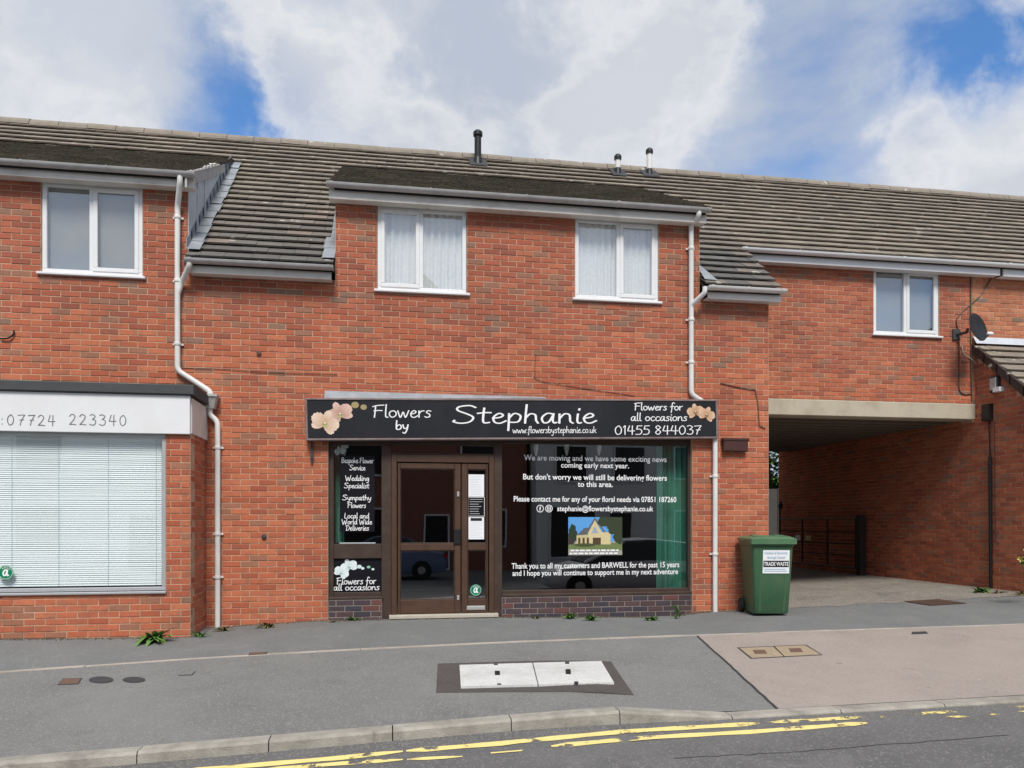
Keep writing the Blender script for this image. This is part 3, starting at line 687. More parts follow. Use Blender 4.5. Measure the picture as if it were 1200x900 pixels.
# ------------------------------------------------------------------ gutters, fascias, pipes
def gutter(bld, x0, x1, ye, ztop, mg, mf, fas=.15, sof=True, br=.9, wally=None, ends=True):
    r = .056; yc = ye - .035; zc = ztop - .01
    b = MB(); ns = 9
    for (rr, sgn) in ((r, 1), (r - .006, -1)):
        arc = [(yc + rr * math.cos(math.pi + math.pi * k / (ns - 1)), zc + rr * math.sin(math.pi + math.pi * k / (ns - 1))) for k in range(ns)]
        k0 = len(b.v)
        for x in (x0, x1): b.v += [(x, y, z) for y, z in arc]
        for k in range(ns - 1):
            f = (k0 + k, k0 + k + 1, k0 + ns + k + 1, k0 + ns + k); b.f.append(f if sgn > 0 else f[::-1])
    b.f += [(0, ns, 3 * ns, 2 * ns), (ns - 1, 3 * ns - 1, 4 * ns - 1, 2 * ns - 1)]
    if ends:
        for k0 in (0, ns): b.f.append(tuple(range(k0, k0 + ns)))
    g = b.build('gutter', mg, bld, smooth=True)
    n = max(1, int((x1 - x0) / br))
    for i in range(n + 1):                              # brackets and unions
        x = x0 + .06 + (x1 - x0 - .12) * i / n; b = MB(); w = .018 if i % 3 else .05
        arc = [(yc + (r + .006) * math.cos(math.pi + math.pi * k / 8), zc + .004 + (r + .006) * math.sin(math.pi + math.pi * k / 8)) for k in range(9)]
        for xx in (x - w / 2, x + w / 2): b.v += [(xx, y, z) for y, z in arc]
        b.f += [(k, k + 1, 10 + k, 9 + k) for k in range(8)] + [tuple(range(9)), tuple(range(9, 18))[::-1]]
        b.build('gutter_bracket', mg, g)
    wy = wally if wally is not None else ye + .2
    b = MB(); b.box(x0 + .03, x1 - .03, ye + .03, ye + .055, ztop - fas - .03, ztop + .0); f = b.build('fascia_board', mf, bld)
    if sof: b = MB(); b.box(x0 + .031, x1 - .031, ye + .056, wy - .002, ztop - fas - .022, ztop - fas - .008); b.build('soffit_board', mf, bld)
    return g
gutter(b_left, XL, WX(229, -.22), -.2, ZD + .0, M_grey, M_oldw, .13)
gl_ = gutter(b_shop, XCH + .02, XM0 - .01, -.2, ZE - .005, M_grey, M_oldw, .13, br=.6)
gm_ = gutter(b_shop, XM0 - .10, WX(832, -.22), -.2, ZD + .0, M_grey, M_oldw, .15, br=1.15)
gr_ = gutter(b_shop, XM1 + .02, WX(920, -.22), -.2, ZE - .005, M_wpipe, M_wpipe, .13, br=.5)
ga_ = gutter(b_arch, WX(867, YEA) + .0, XB + .35, YEA, ZEA - .005, M_white, M_white, .15, br=.8)
gb_ = gutter(b_arch, XB + .352, XRR, YEA, ZEA - .005, M_white, M_white, .16, br=.8)
def pipe(bld, name, path, r, m, clips=(), text=None):
    # rounded bends
    P = [Vector(p) for p in path]; Q = [P[0]]
    for a, b, c in zip(P, P[1:], P[2:]):
        l = min(.06, (a - b).length * .4, (c - b).length * .4); p, q = b + (a - b).normalized() * l, b + (c - b).normalized() * l
        for t in (0, .33, .67, 1): Q.append(p * (1 - t) ** 2 + b * 2 * t * (1 - t) + q * t * t)
    Q.append(P[-1]); mb = MB(); mb.tube(Q, r, 14); o = mb.build(name, m, bld, smooth=True)
    for z in clips:
        for a, b in zip(P, P[1:]):
            if min(a.z, b.z) < z < max(a.z, b.z):
                c = a.lerp(b, (z - a.z) / (b.z - a.z)); mb = MB(); mb.lathe([(r + .007, -.02), (r + .009, -.015), (r + .009, .015), (r + .007, .02)], c, 14); mb.box(c.x - r - .03, c.x + r + .03, c.y + r - .002, .0 if c.y < 0 else c.y + r + .01, c.z - .012, c.z + .012); mb.build('pipe_clip', m, o, smooth=True); break
    if text: label(o, text)
    return o
PY = -.055
xa, xb_ = WX(208, PY), WX(255, PY)
zk = lambda px, py_: WZ(px, py_, PY)
pipe(b_left, 'downpipe', [(WX(211, -.235), -.235, ZD - .02), (WX(211, -.235), -.235, ZD - .13), (xa, PY, zk(208, 243)), (xa, PY, zk(207, 434)), (WX(247, PY), PY, zk(247, 459)), (WX(247, PY), PY, zk(247, 470))], .034, M_wpipe, [5.1, 4.3, 3.5], 'pale upper pipe with an angled offset into a hopper')
pipe(b_left, 'downpipe', [(WX(222, -.235), -.235, ZE - .03), (WX(222, -.235), -.235, ZE - .10), (xa + .05, PY, zk(210, 331)), (xa, PY, zk(208, 345))], .034, M_wpipe, [], 'short swan-neck branch')
hb = MB(); hx = WX(246, PY)
hz1, hz0 = zk(246, 466), zk(246, 479)
hb.add([(hx - .10, -.17, hz1), (hx + .10, -.17, hz1), (hx + .10, -.003, hz1), (hx - .10, -.003, hz1), (hx - .06, -.12, hz0), (hx + .06, -.12, hz0), (hx + .06, -.003, hz0), (hx - .06, -.003, hz0),
        (hx - .11, -.18, hz1), (hx + .11, -.18, hz1), (hx + .11, -.002, hz1), (hx - .11, -.002, hz1), (hx - .11, -.18, hz1 + .03), (hx + .11, -.18, hz1 + .03), (hx + .11, -.002, hz1 + .03), (hx - .11, -.002, hz1 + .03)],
       [(0, 4, 5, 1), (1, 5, 6, 2), (3, 7, 4, 0), (4, 7, 6, 5), (8, 9, 13, 12), (9, 10, 14, 13), (11, 8, 12, 15), (8, 11, 10, 9), (12, 13, 14, 15)])
hb.build('hopper_head', M_grey, b_left)
pipe(b_left, 'downpipe', [(WX(246, PY), PY, hz0 + .02), (WX(246, PY), PY, zk(246, 486)), (xb_, PY, zk(255, 494)), (xb_, PY, zk(255, 737))], .034, M_wpipe, [2.2, 1.1, .55], 'pale lower pipe running down to the pavement')
xc = WX(810, PY); xe = WX(838, PY)
pipe(b_shop, 'downpipe', [(WX(819, -.235), -.235, ZD - .03), (WX(819, -.235), -.235, ZD - .11), (xc, PY, zk(811, 262)), (xc, PY, 3.05), (xe, PY, 2.84), (xe, PY, zk(838, 717))], .035, M_wpipe, [5.1, 4.1, 3.5, 1.9, .8], 'white pipe passing behind the black fascia sign')
pipe(b_shop, 'downpipe', [(WX(826, -.235), -.235, ZE - .03), (WX(826, -.235), -.235, ZE - .11), (xc, PY, zk(811, 358)), (xc, PY, zk(811, 366))], .034, M_white, [], 'short white branch from the low gutter')
# ------------------------------------------------------------------ upstairs windows
def frame_mb(x0, x1, z0, z1, y0, y1, w, b=None):
    b = b or MB(); b.bbox(x0, x1, y0, y1, z1 - w, z1); b.bbox(x0, x1, y0, y1, z0, z0 + w)
    b.bbox(x0, x0 + w, y0 + .001, y1, z0 + w, z1 - w); b.bbox(x1 - w, x1, y0 + .001, y1, z0 + w, z1 - w); return b
def pane(x0, x1, z0, z1, y, parent, m=None, name='pane'):
    b = MB(); b.quad((x0, y, z0), (x1, y, z0), (x1, y, z1), (x0, y, z1)); return b.build(name, m or M_glass, parent)
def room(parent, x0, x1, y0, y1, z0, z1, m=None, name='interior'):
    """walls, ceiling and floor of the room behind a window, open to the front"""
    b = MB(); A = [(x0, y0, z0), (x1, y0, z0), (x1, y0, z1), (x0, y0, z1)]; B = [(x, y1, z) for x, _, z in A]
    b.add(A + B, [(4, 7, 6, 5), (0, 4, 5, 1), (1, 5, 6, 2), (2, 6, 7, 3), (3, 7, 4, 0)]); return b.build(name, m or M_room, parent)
def window(bld, Y, r, open_left, split=.5):
    x0, x1, z0, z1 = r; y0 = Y + .018; w = .055
    b = frame_mb(x0 + .004, x1 - .004, z0 + .004, z1 - .004, y0, y0 + .06, w); xm = x0 + (x1 - x0) * split
    b.bbox(xm - .03, xm + .03, y0 + .0015, y0 + .06, z0 + w + .004, z1 - w - .004)
    f = b.build('window', M_white, bld)
    b = MB(); b.bbox(x0 - .04, x1 + .04, Y - .045, y0 + .05, z0 - .03, z0 + .003); b.build('sill', M_white, f)
    L, Rr = (x0 + w + .004, xm - .03), (xm + .03, x1 - w - .004)
    for side, (a, c) in enumerate((L, Rr)):
        if (side == 0) == open_left:
            s = frame_mb(a - .012, c + .012, z0 + w - .008, z1 - w + .008, y0 - .012, y0 + .03, .052).build('sash', M_white, f)
            pane(a + .038, c - .038, z0 + w + .042, z1 - w - .042, y0 + .012, s, M_glassu)
        else: pane(a, c, z0 + w + .004, z1 - w - .004, y0 + .03, f, M_glassu)
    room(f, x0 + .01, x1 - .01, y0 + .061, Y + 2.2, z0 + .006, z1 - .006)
    return f
window(b_left, 0, WIN_L, False, .49); window(b_shop, 0, WIN_A, True, .485); window(b_shop, 0, WIN_B, False, .52); window(b_arch, YA, WIN_C, False, .49)
def drape(name, x0, x1, z0, z1, y, m, folds, amp, lab, cat, group=None, seed=1):
    rnd = random.Random(seed); n = max(24, int(folds * 8)); cols = []; ph = rnd.random() * 6
    b = MB(); rows = 6
    for j in range(rows + 1):
        z = z1 + (z0 - z1) * j / rows
        for i in range(n + 1):
            t = i / n; a = amp * (.5 + .5 * j / rows) * (1 + .4 * math.sin(t * 9 + ph))
            b.v.append((x0 + (x1 - x0) * t, y + a * math.sin(2 * math.pi * folds * t + .6 * math.sin(5 * t + ph) + .15 * j), z))
    for j in range(rows):
        for i in range(n): k = j * (n + 1) + i; b.f.append((k, k + n + 1, k + n + 2, k + 1))
    o = b.build(name, m, None, smooth=True); return thing(o, lab, cat, group)
for (r, lab, s) in ((WIN_A, 'pale pleated net curtain behind the upper window above the brown shop doors', 3), (WIN_B, 'pale pleated net curtain behind the upper window beside the white downpipe', 5)):
    drape('net_curtain', r[0] + .03, r[1] - .03, r[2] + .05, r[3] - .05, .105, M_net, 11, .022, lab, 'curtain', None, s)
for (r, Y, lab) in ((WIN_L, 0, 'plain pale roller blind behind the upper window above the white shop sign'), (WIN_C, YA, 'plain pale roller blind behind the upper window beside the satellite dish')):
    b = MB(); b.box(r[0] + .03, r[1] - .03, Y + .10, Y + .104, r[2] + .02, r[3] - .06); b.tube([(r[0] + .03, Y + .13, r[3] - .05), (r[1] - .03, Y + .13, r[3] - .05)], .022, 10); thing(b.build('roller_blind', M_blindw), lab, 'blind')

# ------------------------------------------------------------------ lettering
GL = {
'F': (1.15, [[(.28, 1.72), (.22, 1), (.12, 0)], [(-.02, 1.58), (.4, 1.74), (1.15, 1.82)], [(.1, .95), (.5, 1.02), (.95, 1.0)]]),
'S': (1.35, [[(1.25, 1.6), (.9, 1.8), (.3, 1.65), (.25, 1.3), (.75, .95), (1.1, .6), (.9, .15), (.4, .0), (.0, .15), (.05, .3)]]),
'B': (1.2, [[(.2, 1.75), (.15, 0)], [(.05, 1.6), (.6, 1.85), (.95, 1.55), (.7, 1.1), (.25, .95)], [(.25, .98), (.9, .85), (1.0, .4), (.6, .05), (.1, .02)]]),
'W': (1.75, [[(.0, 1.75), (.3, .05), (.45, .1), (.85, 1.2), (1.05, .05), (1.2, .1), (1.6, 1.85)]]),
'L': (1.0, [[(.3, 1.8), (.15, .6), (.12, .08), (.5, .0), (.95, .1)]]),
'D': (1.3, [[(.3, 1.7), (.2, .05)], [(.0, 1.6), (.6, 1.75), (1.1, 1.3), (1.1, .6), (.7, .08), (.1, .02)]]),
'a': (1.0, [[(.75, .95), (.4, 1.0), (.1, .55), (.2, .05), (.5, .15), (.75, .85)], [(.78, .98), (.72, .3), (.8, .02), (.95, .08)]]),
'b': (.95, [[(.2, 1.85), (.12, .7), (.15, .05)], [(.14, .5), (.4, .95), (.78, .8), (.72, .2), (.4, -.02), (.14, .15)]]),
'c': (.85, [[(.75, .85), (.45, 1.0), (.12, .6), (.2, .1), (.5, .0), (.8, .2)]]),
'd': (1.05, [[(.75, .85), (.4, .98), (.1, .5), (.2, .05), (.5, .1), (.78, .7)], [(.85, 1.85), (.78, .6), (.82, .05), (.98, .05)]]),
'e': (.88, [[(.1, .5), (.55, .62), (.68, .85), (.45, 1.0), (.14, .6), (.2, .12), (.5, .0), (.85, .25)]]),
'f': (.75, [[(.85, 1.7), (.6, 1.9), (.4, 1.5), (.3, .3), (.15, -.6)], [(.02, .85), (.4, .95), (.75, .95)]]),
'g': (.95, [[(.75, .9), (.35, 1.0), (.1, .5), (.35, .1), (.7, .7)], [(.78, .95), (.72, .0), (.5, -.7), (.1, -.55)]]),
'h': (.98, [[(.22, 1.9), (.15, .9), (.1, .0)], [(.13, .5), (.4, .95), (.7, .85), (.74, .3), (.85, .0)]]),
'i': (.42, [[(.2, .95), (.15, .3), (.22, .0), (.38, .05)], [(.27, 1.35), (.30, 1.5)]]),
'k': (.95, [[(.2, 1.85), (.12, .0)], [(.8, .95), (.2, .5)], [(.3, .55), (.85, .0)]]),
'l': (.45, [[(.25, 1.9), (.17, .8), (.18, .08), (.4, .04)]]),
'm': (1.4, [[(.12, .95), (.1, .0)], [(.12, .5), (.35, .95), (.6, .8), (.6, .0)], [(.62, .55), (.85, .95), (1.1, .8), (1.15, .1), (1.3, .02)]]),
'n': (1.0, [[(.12, .95), (.1, .0)], [(.12, .45), (.4, .95), (.7, .85), (.74, .2), (.9, .0)]]),
'o': (.95, [[(.6, .98), (.25, .88), (.1, .45), (.35, .02), (.75, .25), (.8, .75), (.5, 1.0)]]),
'p': (.95, [[(.15, .98), (.12, .0), (.08, -.75)], [(.14, .5), (.45, 1.0), (.8, .75), (.65, .15), (.15, .1)]]),
'r': (.72, [[(.12, .98), (.12, .0)], [(.13, .5), (.35, .9), (.68, .98)]]),
's': (.75, [[(.68, .92), (.4, 1.0), (.2, .75), (.5, .48), (.55, .15), (.25, .0), (.02, .12)]]),
't': (.75, [[(.38, 1.55), (.3, .5), (.35, .05), (.65, .08)], [(.0, 1.0), (.4, 1.08), (.75, 1.08)]]),
'u': (1.0, [[(.12, .95), (.12, .25), (.4, .0), (.72, .4), (.75, .95)], [(.75, .95), (.75, .1), (.9, .02)]]),
'v': (.9, [[(.08, .98), (.4, .02), (.8, 1.0)]]),
'w': (1.3, [[(.05, .98), (.25, .08), (.38, .1), (.62, .8), (.8, .08), (.92, .1), (1.22, 1.02)]]),
'y': (.95, [[(.1, .98), (.2, .3), (.5, .2), (.75, .6)], [(.8, .98), (.65, .0), (.35, -.75), (.05, -.6)]]),
'.': (.4, [[(.15, .02), (.19, .08)]]), ':': (.5, [[(.2, .1), (.22, .18)], [(.2, .9), (.22, .98)]]), ' ': (.6, []),
'0': (1.15, [[(.6, 1.7), (.2, 1.3), (.12, .6), (.4, .02), (.85, .3), (.95, 1.1), (.65, 1.68)]]),
'1': (.6, [[(.1, 1.4), (.35, 1.72), (.3, .9), (.3, 0)]]),
'2': (1.1, [[(.1, 1.35), (.4, 1.7), (.85, 1.45), (.7, .85), (.1, .05)], [(.1, .05), (.5, .08), (1.0, .02)]]),
'3': (1.05, [[(.1, 1.6), (.5, 1.72), (.85, 1.4), (.45, .95)], [(.45, .95), (.9, .75), (.8, .15), (.4, .0), (.05, .15)]]),
'4': (1.15, [[(.35, 1.7), (.08, .75)], [(.08, .72), (.5, .68), (1.05, .72)], [(.75, 1.7), (.7, 0)]]),
'5': (1.05, [[(.3, 1.65), (.2, 1.0)], [(.2, 1.0), (.6, 1.05), (.9, .7), (.7, .1), (.05, .02)], [(.3, 1.66), (.95, 1.7)]]),
'7': (1.1, [[(.1, 1.6), (.6, 1.66), (1.05, 1.68)], [(1.05, 1.68), (.6, .8), (.4, 0)], [(.35, .85), (.9, .9)]]),
'8': (1.1, [[(.85, 1.4), (.5, 1.72), (.2, 1.4), (.5, .95), (.85, .5), (.5, .0), (.15, .4), (.5, .9), (.88, 1.4)]]),
}
def smooth_line(P, k=5):
    if len(P) < 3: return [Vector((*p, 0)) for p in P]
    Q = [Vector((*p, 0)) for p in P]; out = []
    for i in range(len(Q) - 1):
        a, b, c, d = Q[max(i - 1, 0)], Q[i], Q[i + 1], Q[min(i + 2, len(Q) - 1)]
        for j in range(k):
            t = j / k; out.append(.5 * ((2 * b) + (c - a) * t + (2 * a - 5 * b + 4 * c - d) * t * t + (3 * b - a - 3 * c + d) * t ** 3))
    out.append(Q[-1]); return out
def hand_text(txt, w, gap=.0):
    """handwritten strokes -> flat ribbons in (x, z), x-height 1"""
    vs, fs, x, lay = [], [], 0., 0
    for ch in txt:
        adv, strokes = GL[ch]
        for st in strokes:
            P = smooth_line(st); k0 = len(vs); n = len(P); lay = (lay + 1) % 4
            for i, p in enumerate(P):
                t = (P[min(i + 1, n - 1)] - P[max(i - 1, 0)]).normalized(); nn = Vector((-t.y, t.x, 0)) * w / 2
                e = Vector((0, 0, 0))
                if i == 0: e = -t * w * .35
                if i == n - 1: e = t * w * .35
                for q in (p + nn + e, p - nn + e): vs.append((q.x + x, q.y, lay + i * .02))
            fs += [(k0 + 2 * i, k0 + 2 * i + 1, k0 + 2 * i + 3, k0 + 2 * i + 2) for i in range(n - 1)]
        x += adv + gap
    return vs, fs, x
def font_text(txt, bold=0.):
    cu = bpy.data.curves.new('t', 'FONT'); cu.body = txt; cu.size = 1; cu.offset = bold; cu.resolution_u = 4
    o = bpy.data.objects.new('t', cu); COL.objects.link(o); bpy.context.view_layer.update()
    me = bpy.data.meshes.new_from_object(o.evaluated_get(bpy.context.evaluated_depsgraph_get()))
    vs = [(v.co.x, v.co.y, 0) for v in me.vertices]; fs = [tuple(p.vertices) for p in me.polygons]
    bpy.data.objects.remove(o); bpy.data.curves.remove(cu); bpy.data.meshes.remove(me)
    return vs, fs, 0
def put_text(name, data, x0, x1, z, y, m, parent, h=None, zfit=None, org=None):
    """stretch text between x0 and x1 with its baseline at z; h = height of x-height/size unit"""
    vs, fs, _ = data; a = min(v[0] for v in vs); b = max(v[0] for v in vs); kx = (x1 - x0) / (b - a); kz = h if h else kx
    mb = MB(); lay = [0]
    mb.add([(x0 + (v[0] - a) * kx, y - v[2] * .0004, z + v[1] * kz) for v in vs], fs)
    return mb.build(name, m, parent)
def frame_px(pts, Y):
    """photo rectangle in sign coordinates"""
    return [W(p[0], p[1], Y) for p in pts]

# ------------------------------------------------------------------ black fascia sign (hung slightly out of level)
YS = -.13
sl, sr = WX(358.5, YS), WX(842, YS)
zl_t, zl_b, zr_t, zr_b = WZ(358.5, 467.5, YS), WZ(358.5, 515, YS), WZ(842, 467, YS), WZ(842, 515, YS)
sw_ = sr - sl; sh_ = ((zl_t - zl_b) + (zr_t - zr_b)) / 2; tilt = math.atan(((zr_t + zr_b) - (zl_t + zl_b)) / 2 / sw_)
sign = root('fascia_sign', 'long charcoal fascia sign with white handwritten lettering and pale orchids over the shopfront', 'sign', (sl, YS, (zl_b + zl_t) / 2 - sh_ / 2), rot=(0, -tilt, 0))
def sx(px): return (WX(px, YS) - sl)
def sz(px, py_):                                       # height on the sign board of a photo pixel
    return (WZ(px, py_, YS) - sign.location.z - (WX(px, YS) - sl) * math.tan(tilt))
b = MB(); b.box(.02, sw_ - .02, .012, .128, .02, sh_ - .02); b.build('panel', M_sign, sign, local=True)
b = frame_mb(0, sw_, 0, sh_, 0, .127, .026); b.build('frame', M_signtrim, sign, local=True)
for px in (622, 474):
    b = MB(); b.box(sx(px), sx(px) + .004, .0112, .0118, .027, sh_ - .027); b.build('panel_joint', M_black, sign, local=True)
class LocalText:
    pass
def sign_text(txt, px0, px1, base_py, xh_px, wt, data=None):
    x0, x1 = sx(px0), sx(px1); pm = (px0 + px1) / 2; z = sz(pm, base_py)
    h = sz(pm, base_py - xh_px) - z
    vs, fs, _ = data or hand_text(txt, wt); a = min(v[0] for v in vs); bq = max(v[0] for v in vs); kx = (x1 - x0) / (bq - a)
    mb = MB(); mb.add([(x0 + (v[0] - a) * kx, .0095 - v[2] * .0004, z + v[1] * h) for v in vs], fs); return mb.build('lettering', M_print, sign, local=True)
sign_text('Flowers', 437, 506.5, 489, 7.9, .135); sign_text('by', 464, 479.5, 503.2, 5.7, .19)
sign_text('Stephanie', 530.5, 701, 495.8, 11.4, .125)
sign_text('www.flowersbystephanie.co.uk', 601, 699.5, 507.2, 4.1, .17)
sign_text('Flowers for', 744, 801.5, 480.6, 4.7, .18); sign_text('all occasions', 740, 806.5, 493.0, 4.9, .17); sign_text('01455 844037', 721, 823, 509, 6.0, .14)
def colmat(name, c): return mat(name, c, .5, .06, 9)
M_or1 = mat('orchid_pink', (.60, .40, .30), .5, .12, 22, dirt=(.75, .60, .46, .8), dscale=14, dlo=.4, dhi=.6); M_or2 = mat('orchid_cream', (.72, .56, .42), .5, .1, 20, dirt=(.80, .70, .52, .8), dscale=12); M_or3 = colmat('orchid_throat', (.42, .46, .18)); M_bud = colmat('orchid_bud', (.35, .27, .13)); M_or4 = colmat('orchid_peach', (.66, .44, .28))
M_lilac = colmat('orchid_pale_print', (.62, .74, .72)); M_grn = colmat('bud_green_print', (.28, .55, .40))
def petal(cx, cz, r, ang, k=.75, n=14):
    return [(cx + math.cos(ang) * (r + r * math.cos(q)) - math.sin(ang) * r * k * math.sin(q), cz + math.sin(ang) * (r + r * math.cos(q)) + math.cos(ang) * r * k * math.sin(q)) for q in [2 * math.pi * i / n for i in range(n)]]
LAY = [0]
def flat(pts, y, m, parent, name, org=Vector((0, 0, 0)), local=True):
    b = MB(); b.add([(p[0], y, p[1]) for p in pts], [tuple(range(len(pts)))]); return b.build(name, m, parent, local=local)
M_fl = mat('printed_flower', (.7, .6, .5), .5, .07, 60, tint=True)
def orchid(parent, cx, cz, R_, y, inner, outer, throat, rot=0., seed=1):
    """a printed moth orchid: ruffled petals whose colour runs from a deep heart to a pale rim"""
    rnd = random.Random(seed); k = 0; rings, n = 6, 30
    for a, ln, wd in ((90, .98, .50), (212, .98, .48), (328, .98, .48), (168, 1.05, .80), (12, 1.05, .80)):
        b = MB(); ca, sa = math.cos(R(a + rot)), math.sin(R(a + rot)); ruf = [1 + rnd.uniform(-.05, .05) + .05 * math.sin(3 * i + seed) for i in range(n)]
        for j in range(rings + 1):
            f = j / rings
            for i in range(n):
                q = 2 * math.pi * i / n; u = ln * .5 + ln * .5 * math.cos(q) * f * ruf[i]; v = wd * .62 * math.sin(q) * f * ruf[i]
                b.v.append((cx + R_ * (u * ca - v * sa), y - .0005 * k, cz + R_ * (u * sa + v * ca)))
        for j in range(rings):
            for i in range(n):
                q = 2 * math.pi * (i + .5) / n; u = .5 + .5 * math.cos(q) * (j + .5) / rings; t = min(1, max(0, u * 1.15 - .1)); vein = 1 - .10 * (rnd.random() ** 2) - .06 * (i % 3 == 0)
                col = tuple((p + (o_ - p) * t) * vein for p, o_ in zip(inner, outer))
                b.f.append((j * n + i, j * n + (i + 1) % n, (j + 1) * n + (i + 1) % n, (j + 1) * n + i)); b.t.append(col)
        b.build('orchid_petal', M_fl, parent, local=True); k += 1
    for dx, dz, rr, c_ in ((0, -.14, .17, throat), (-.09, -.06, .08, tuple(x * .6 for x in throat)), (.09, -.06, .08, tuple(x * .7 for x in throat)), (0, .02, .06, (.85, .80, .62))):
        b = MB(); m_ = 10; b.add([(cx + R_ * (dx + rr * math.cos(2 * math.pi * i / m_) * rnd.uniform(.8, 1.2)), y - .0005 * k, cz + R_ * (dz + rr * math.sin(2 * math.pi * i / m_) * rnd.uniform(.8, 1.2))) for i in range(m_)], [tuple(range(m_))], c_); b.build('orchid_throat', M_fl, parent, local=True); k += 1
PINK, CREAM, PEACH, PALE, WHITE_, THR = ((.52, .30, .24), (.74, .52, .42)), ((.60, .40, .26), (.80, .63, .50)), ((.50, .30, .17), (.74, .50, .34)), ((.30, .36, .34), (.46, .50, .48)), ((.62, .74, .74), (.82, .90, .90)), (.42, .44, .16)
pxm = lambda px, d: d / proj((WX(px, YS), YS, 2.6))[2] * 0 + d * (proj((WX(px, YS), YS, 2.6))[2]) / FPX
orchid(sign, sx(399), sz(399, 485), pxm(399, 15), .0098, *PINK, THR, 24, 3); orchid(sign, sx(381), sz(381, 496), pxm(381, 16), .0060, *CREAM, THR, -22, 5)
for px, q, r in ((417, 474.5, 5), (427, 477, 4.2)): flat(petal(sx(px) - pxm(px, r) * .9, sz(px, q), pxm(px, r) * .9, 0, .85), .0088, M_bud, sign, 'orchid_bud')
orchid(sign, sx(816), sz(816, 482.5), pxm(816, 10), .0098, *PEACH, (.30, .16, .08), 10, 7); orchid(sign, sx(829), sz(829, 486), pxm(829, 10), .0060, *PEACH, (.30, .16, .08), -20, 9)
# metal flashing over the sign, bracket under its end
b = MB(); b.prism([(WX(380, -.1), -.11, WZ(380, 466.5, -.11)), (WX(640, -.1), -.11, WZ(640, 467, -.11)), (WX(640, -.1), -.012, WZ(640, 465.5, -.02)), (WX(380, -.1), -.012, WZ(380, 458, -.02))], (0, .006, .006)); label(b.build('flashing_strip', M_lead_d, b_shop), 'grey metal strip tucked into the brickwork over the fascia sign')
xq = WX(365.5, -.02); b = MB(); b.box(xq - .012, xq + .012, -.03, -.002, WZ(365, 543, 0), WZ(365, 517, 0)); b.box(xq - .02, xq + .02, -.035, -.003, WZ(365, 538, 0), WZ(365, 531, 0)); thing(b.build('sign_bracket', M_iron), 'small dark metal bracket on the brickwork under the fascia sign end', 'bracket')

# ------------------------------------------------------------------ shopfront
YF, YG = .07, .115                                     # frame face and glass
def X(px, Y=YF): return WX(px, Y)
def Z(py_, px=520, Y=YF): return WZ(px, py_, Y)
zt = SHTOP - .002
fr = MB()
zbl, zbr = ZPL + .0, ZPL
fw = lambda a, c, z0, z1, y0=YF, y1=YF + .08: fr.bbox(a, c, y0, y1, z0, z1, .005)
XA, XBs, XC, XDs, XE, XF = SHX0 + .004, X(391), X(447), X(458.5), X(579), X(588.5)
XG, XH = X(806.5), SHX1 - .004
fw(XA, XBs, ZPL, zt); fw(XC, XDs, -.06, zt); fw(XE, XF, -.06, zt); fw(XG, XH, ZPL, zt)
fw(XBs, XC, ZPL, Z(694, 420), YF + .001); fw(XBs, XC, Z(654.5, 420), Z(637.5, 420), YF + .001); fw(XBs, XC, Z(521.5, 420), zt, YF + .001)
fw(XF, XG, ZPL, Z(690.5, 700), YF + .001); fw(XF, XG, Z(521, 700), zt, YF + .001)
fw(XDs, XE, Z(533), Z(531) + .0, YF + .001); fw(XDs, XE, Z(522), zt, YF + .001)
shopfront = fr.build('shopfront_frame', M_wood, b_shop)
b = MB(); b.bbox(X(588), X(809), YF - .05, YF + .03, ZPL - .001, ZPL + .035); b.build('sill', M_wood, shopfront)
b = MB(); b.bbox(XA, X(449), YF - .05, YF + .03, ZPL - .001, ZPL + .03); b.build('sill', M_wood, shopfront)
pane(XBs, XC, Z(637.5, 420), Z(521.5, 420), YG, shopfront); pane(XF, XG, Z(690.5, 700), Z(521, 700), YG, shopfront); pane(XDs, XE, Z(531), Z(522), YG, shopfront)
b = MB(); b.box(XBs, XC, YG - .01, YG, Z(694, 420), Z(654.5, 420)); b.build('stall_panel', M_black_v, shopfront)
# doors
df = MB(); z_top, z_bot = Z(533), Z(719)
df.bbox(XDs + .001, X(465), YF - .012, YF + .07, z_bot - .0, z_top); df.bbox(X(573), XE - .001, YF - .012, YF + .07, z_bot, z_top); df.bbox(X(465), X(573), YF - .011, YF + .07, Z(542), z_top)
dframe = df.build('door_frame', M_door, b_shop)
b = MB(); b.bbox(X(456), X(583), YF - .10, YF + .09, Z(723.5), Z(719.3)); b.build('threshold', mat('threshold_stone', (.45, .41, .34), .9, .1, 8), b_shop)
def leaf(x0, x1, g0, g1):
    d = MB(); y0, y1 = YF + .004, YF + .05; zz = [z_bot + .004, Z(702.5), Z(645), Z(637), Z(549.5), Z(543)]
    d.bbox(x0, g0, y0, y1, zz[0], zz[5]); d.bbox(g1, x1, y0, y1, zz[0], zz[5])
    for a, c in ((0, 1), (2, 3), (4, 5)): d.bbox(g0, g1, y0 + .001, y1, zz[a], zz[c])
    o = d.build('door', M_door, b_shop)
    for a, c in ((1, 2), (3, 4)):
        pane(g0, g1, zz[a], zz[c], YF + .03, o)
        bd = frame_mb(g0 + .001, g1 - .001, zz[a] + .001, zz[c] - .001, y0 + .008, y1 - .01, .012); bd.build('glazing_bead', M_wood, o)
    return o
d1 = leaf(X(466), X(540), X(469), X(533)); d2 = leaf(X(541), X(572), X(548), X(570))
label(d1, 'wide brown glazed door leaf with black pull plate'); label(d2, 'narrow brown glazed door leaf with letter plate')
b = MB(); b.bbox(X(531.5), X(539.5), YF - .02, YF + .003, Z(637.5), Z(620)); b.build('pull_handle', M_black, d1)
b = MB(); b.bbox(X(535.5), X(538.3), YF - .012, YF + .003, Z(582), Z(576)); b.build('cylinder_lock', M_steel, d1)
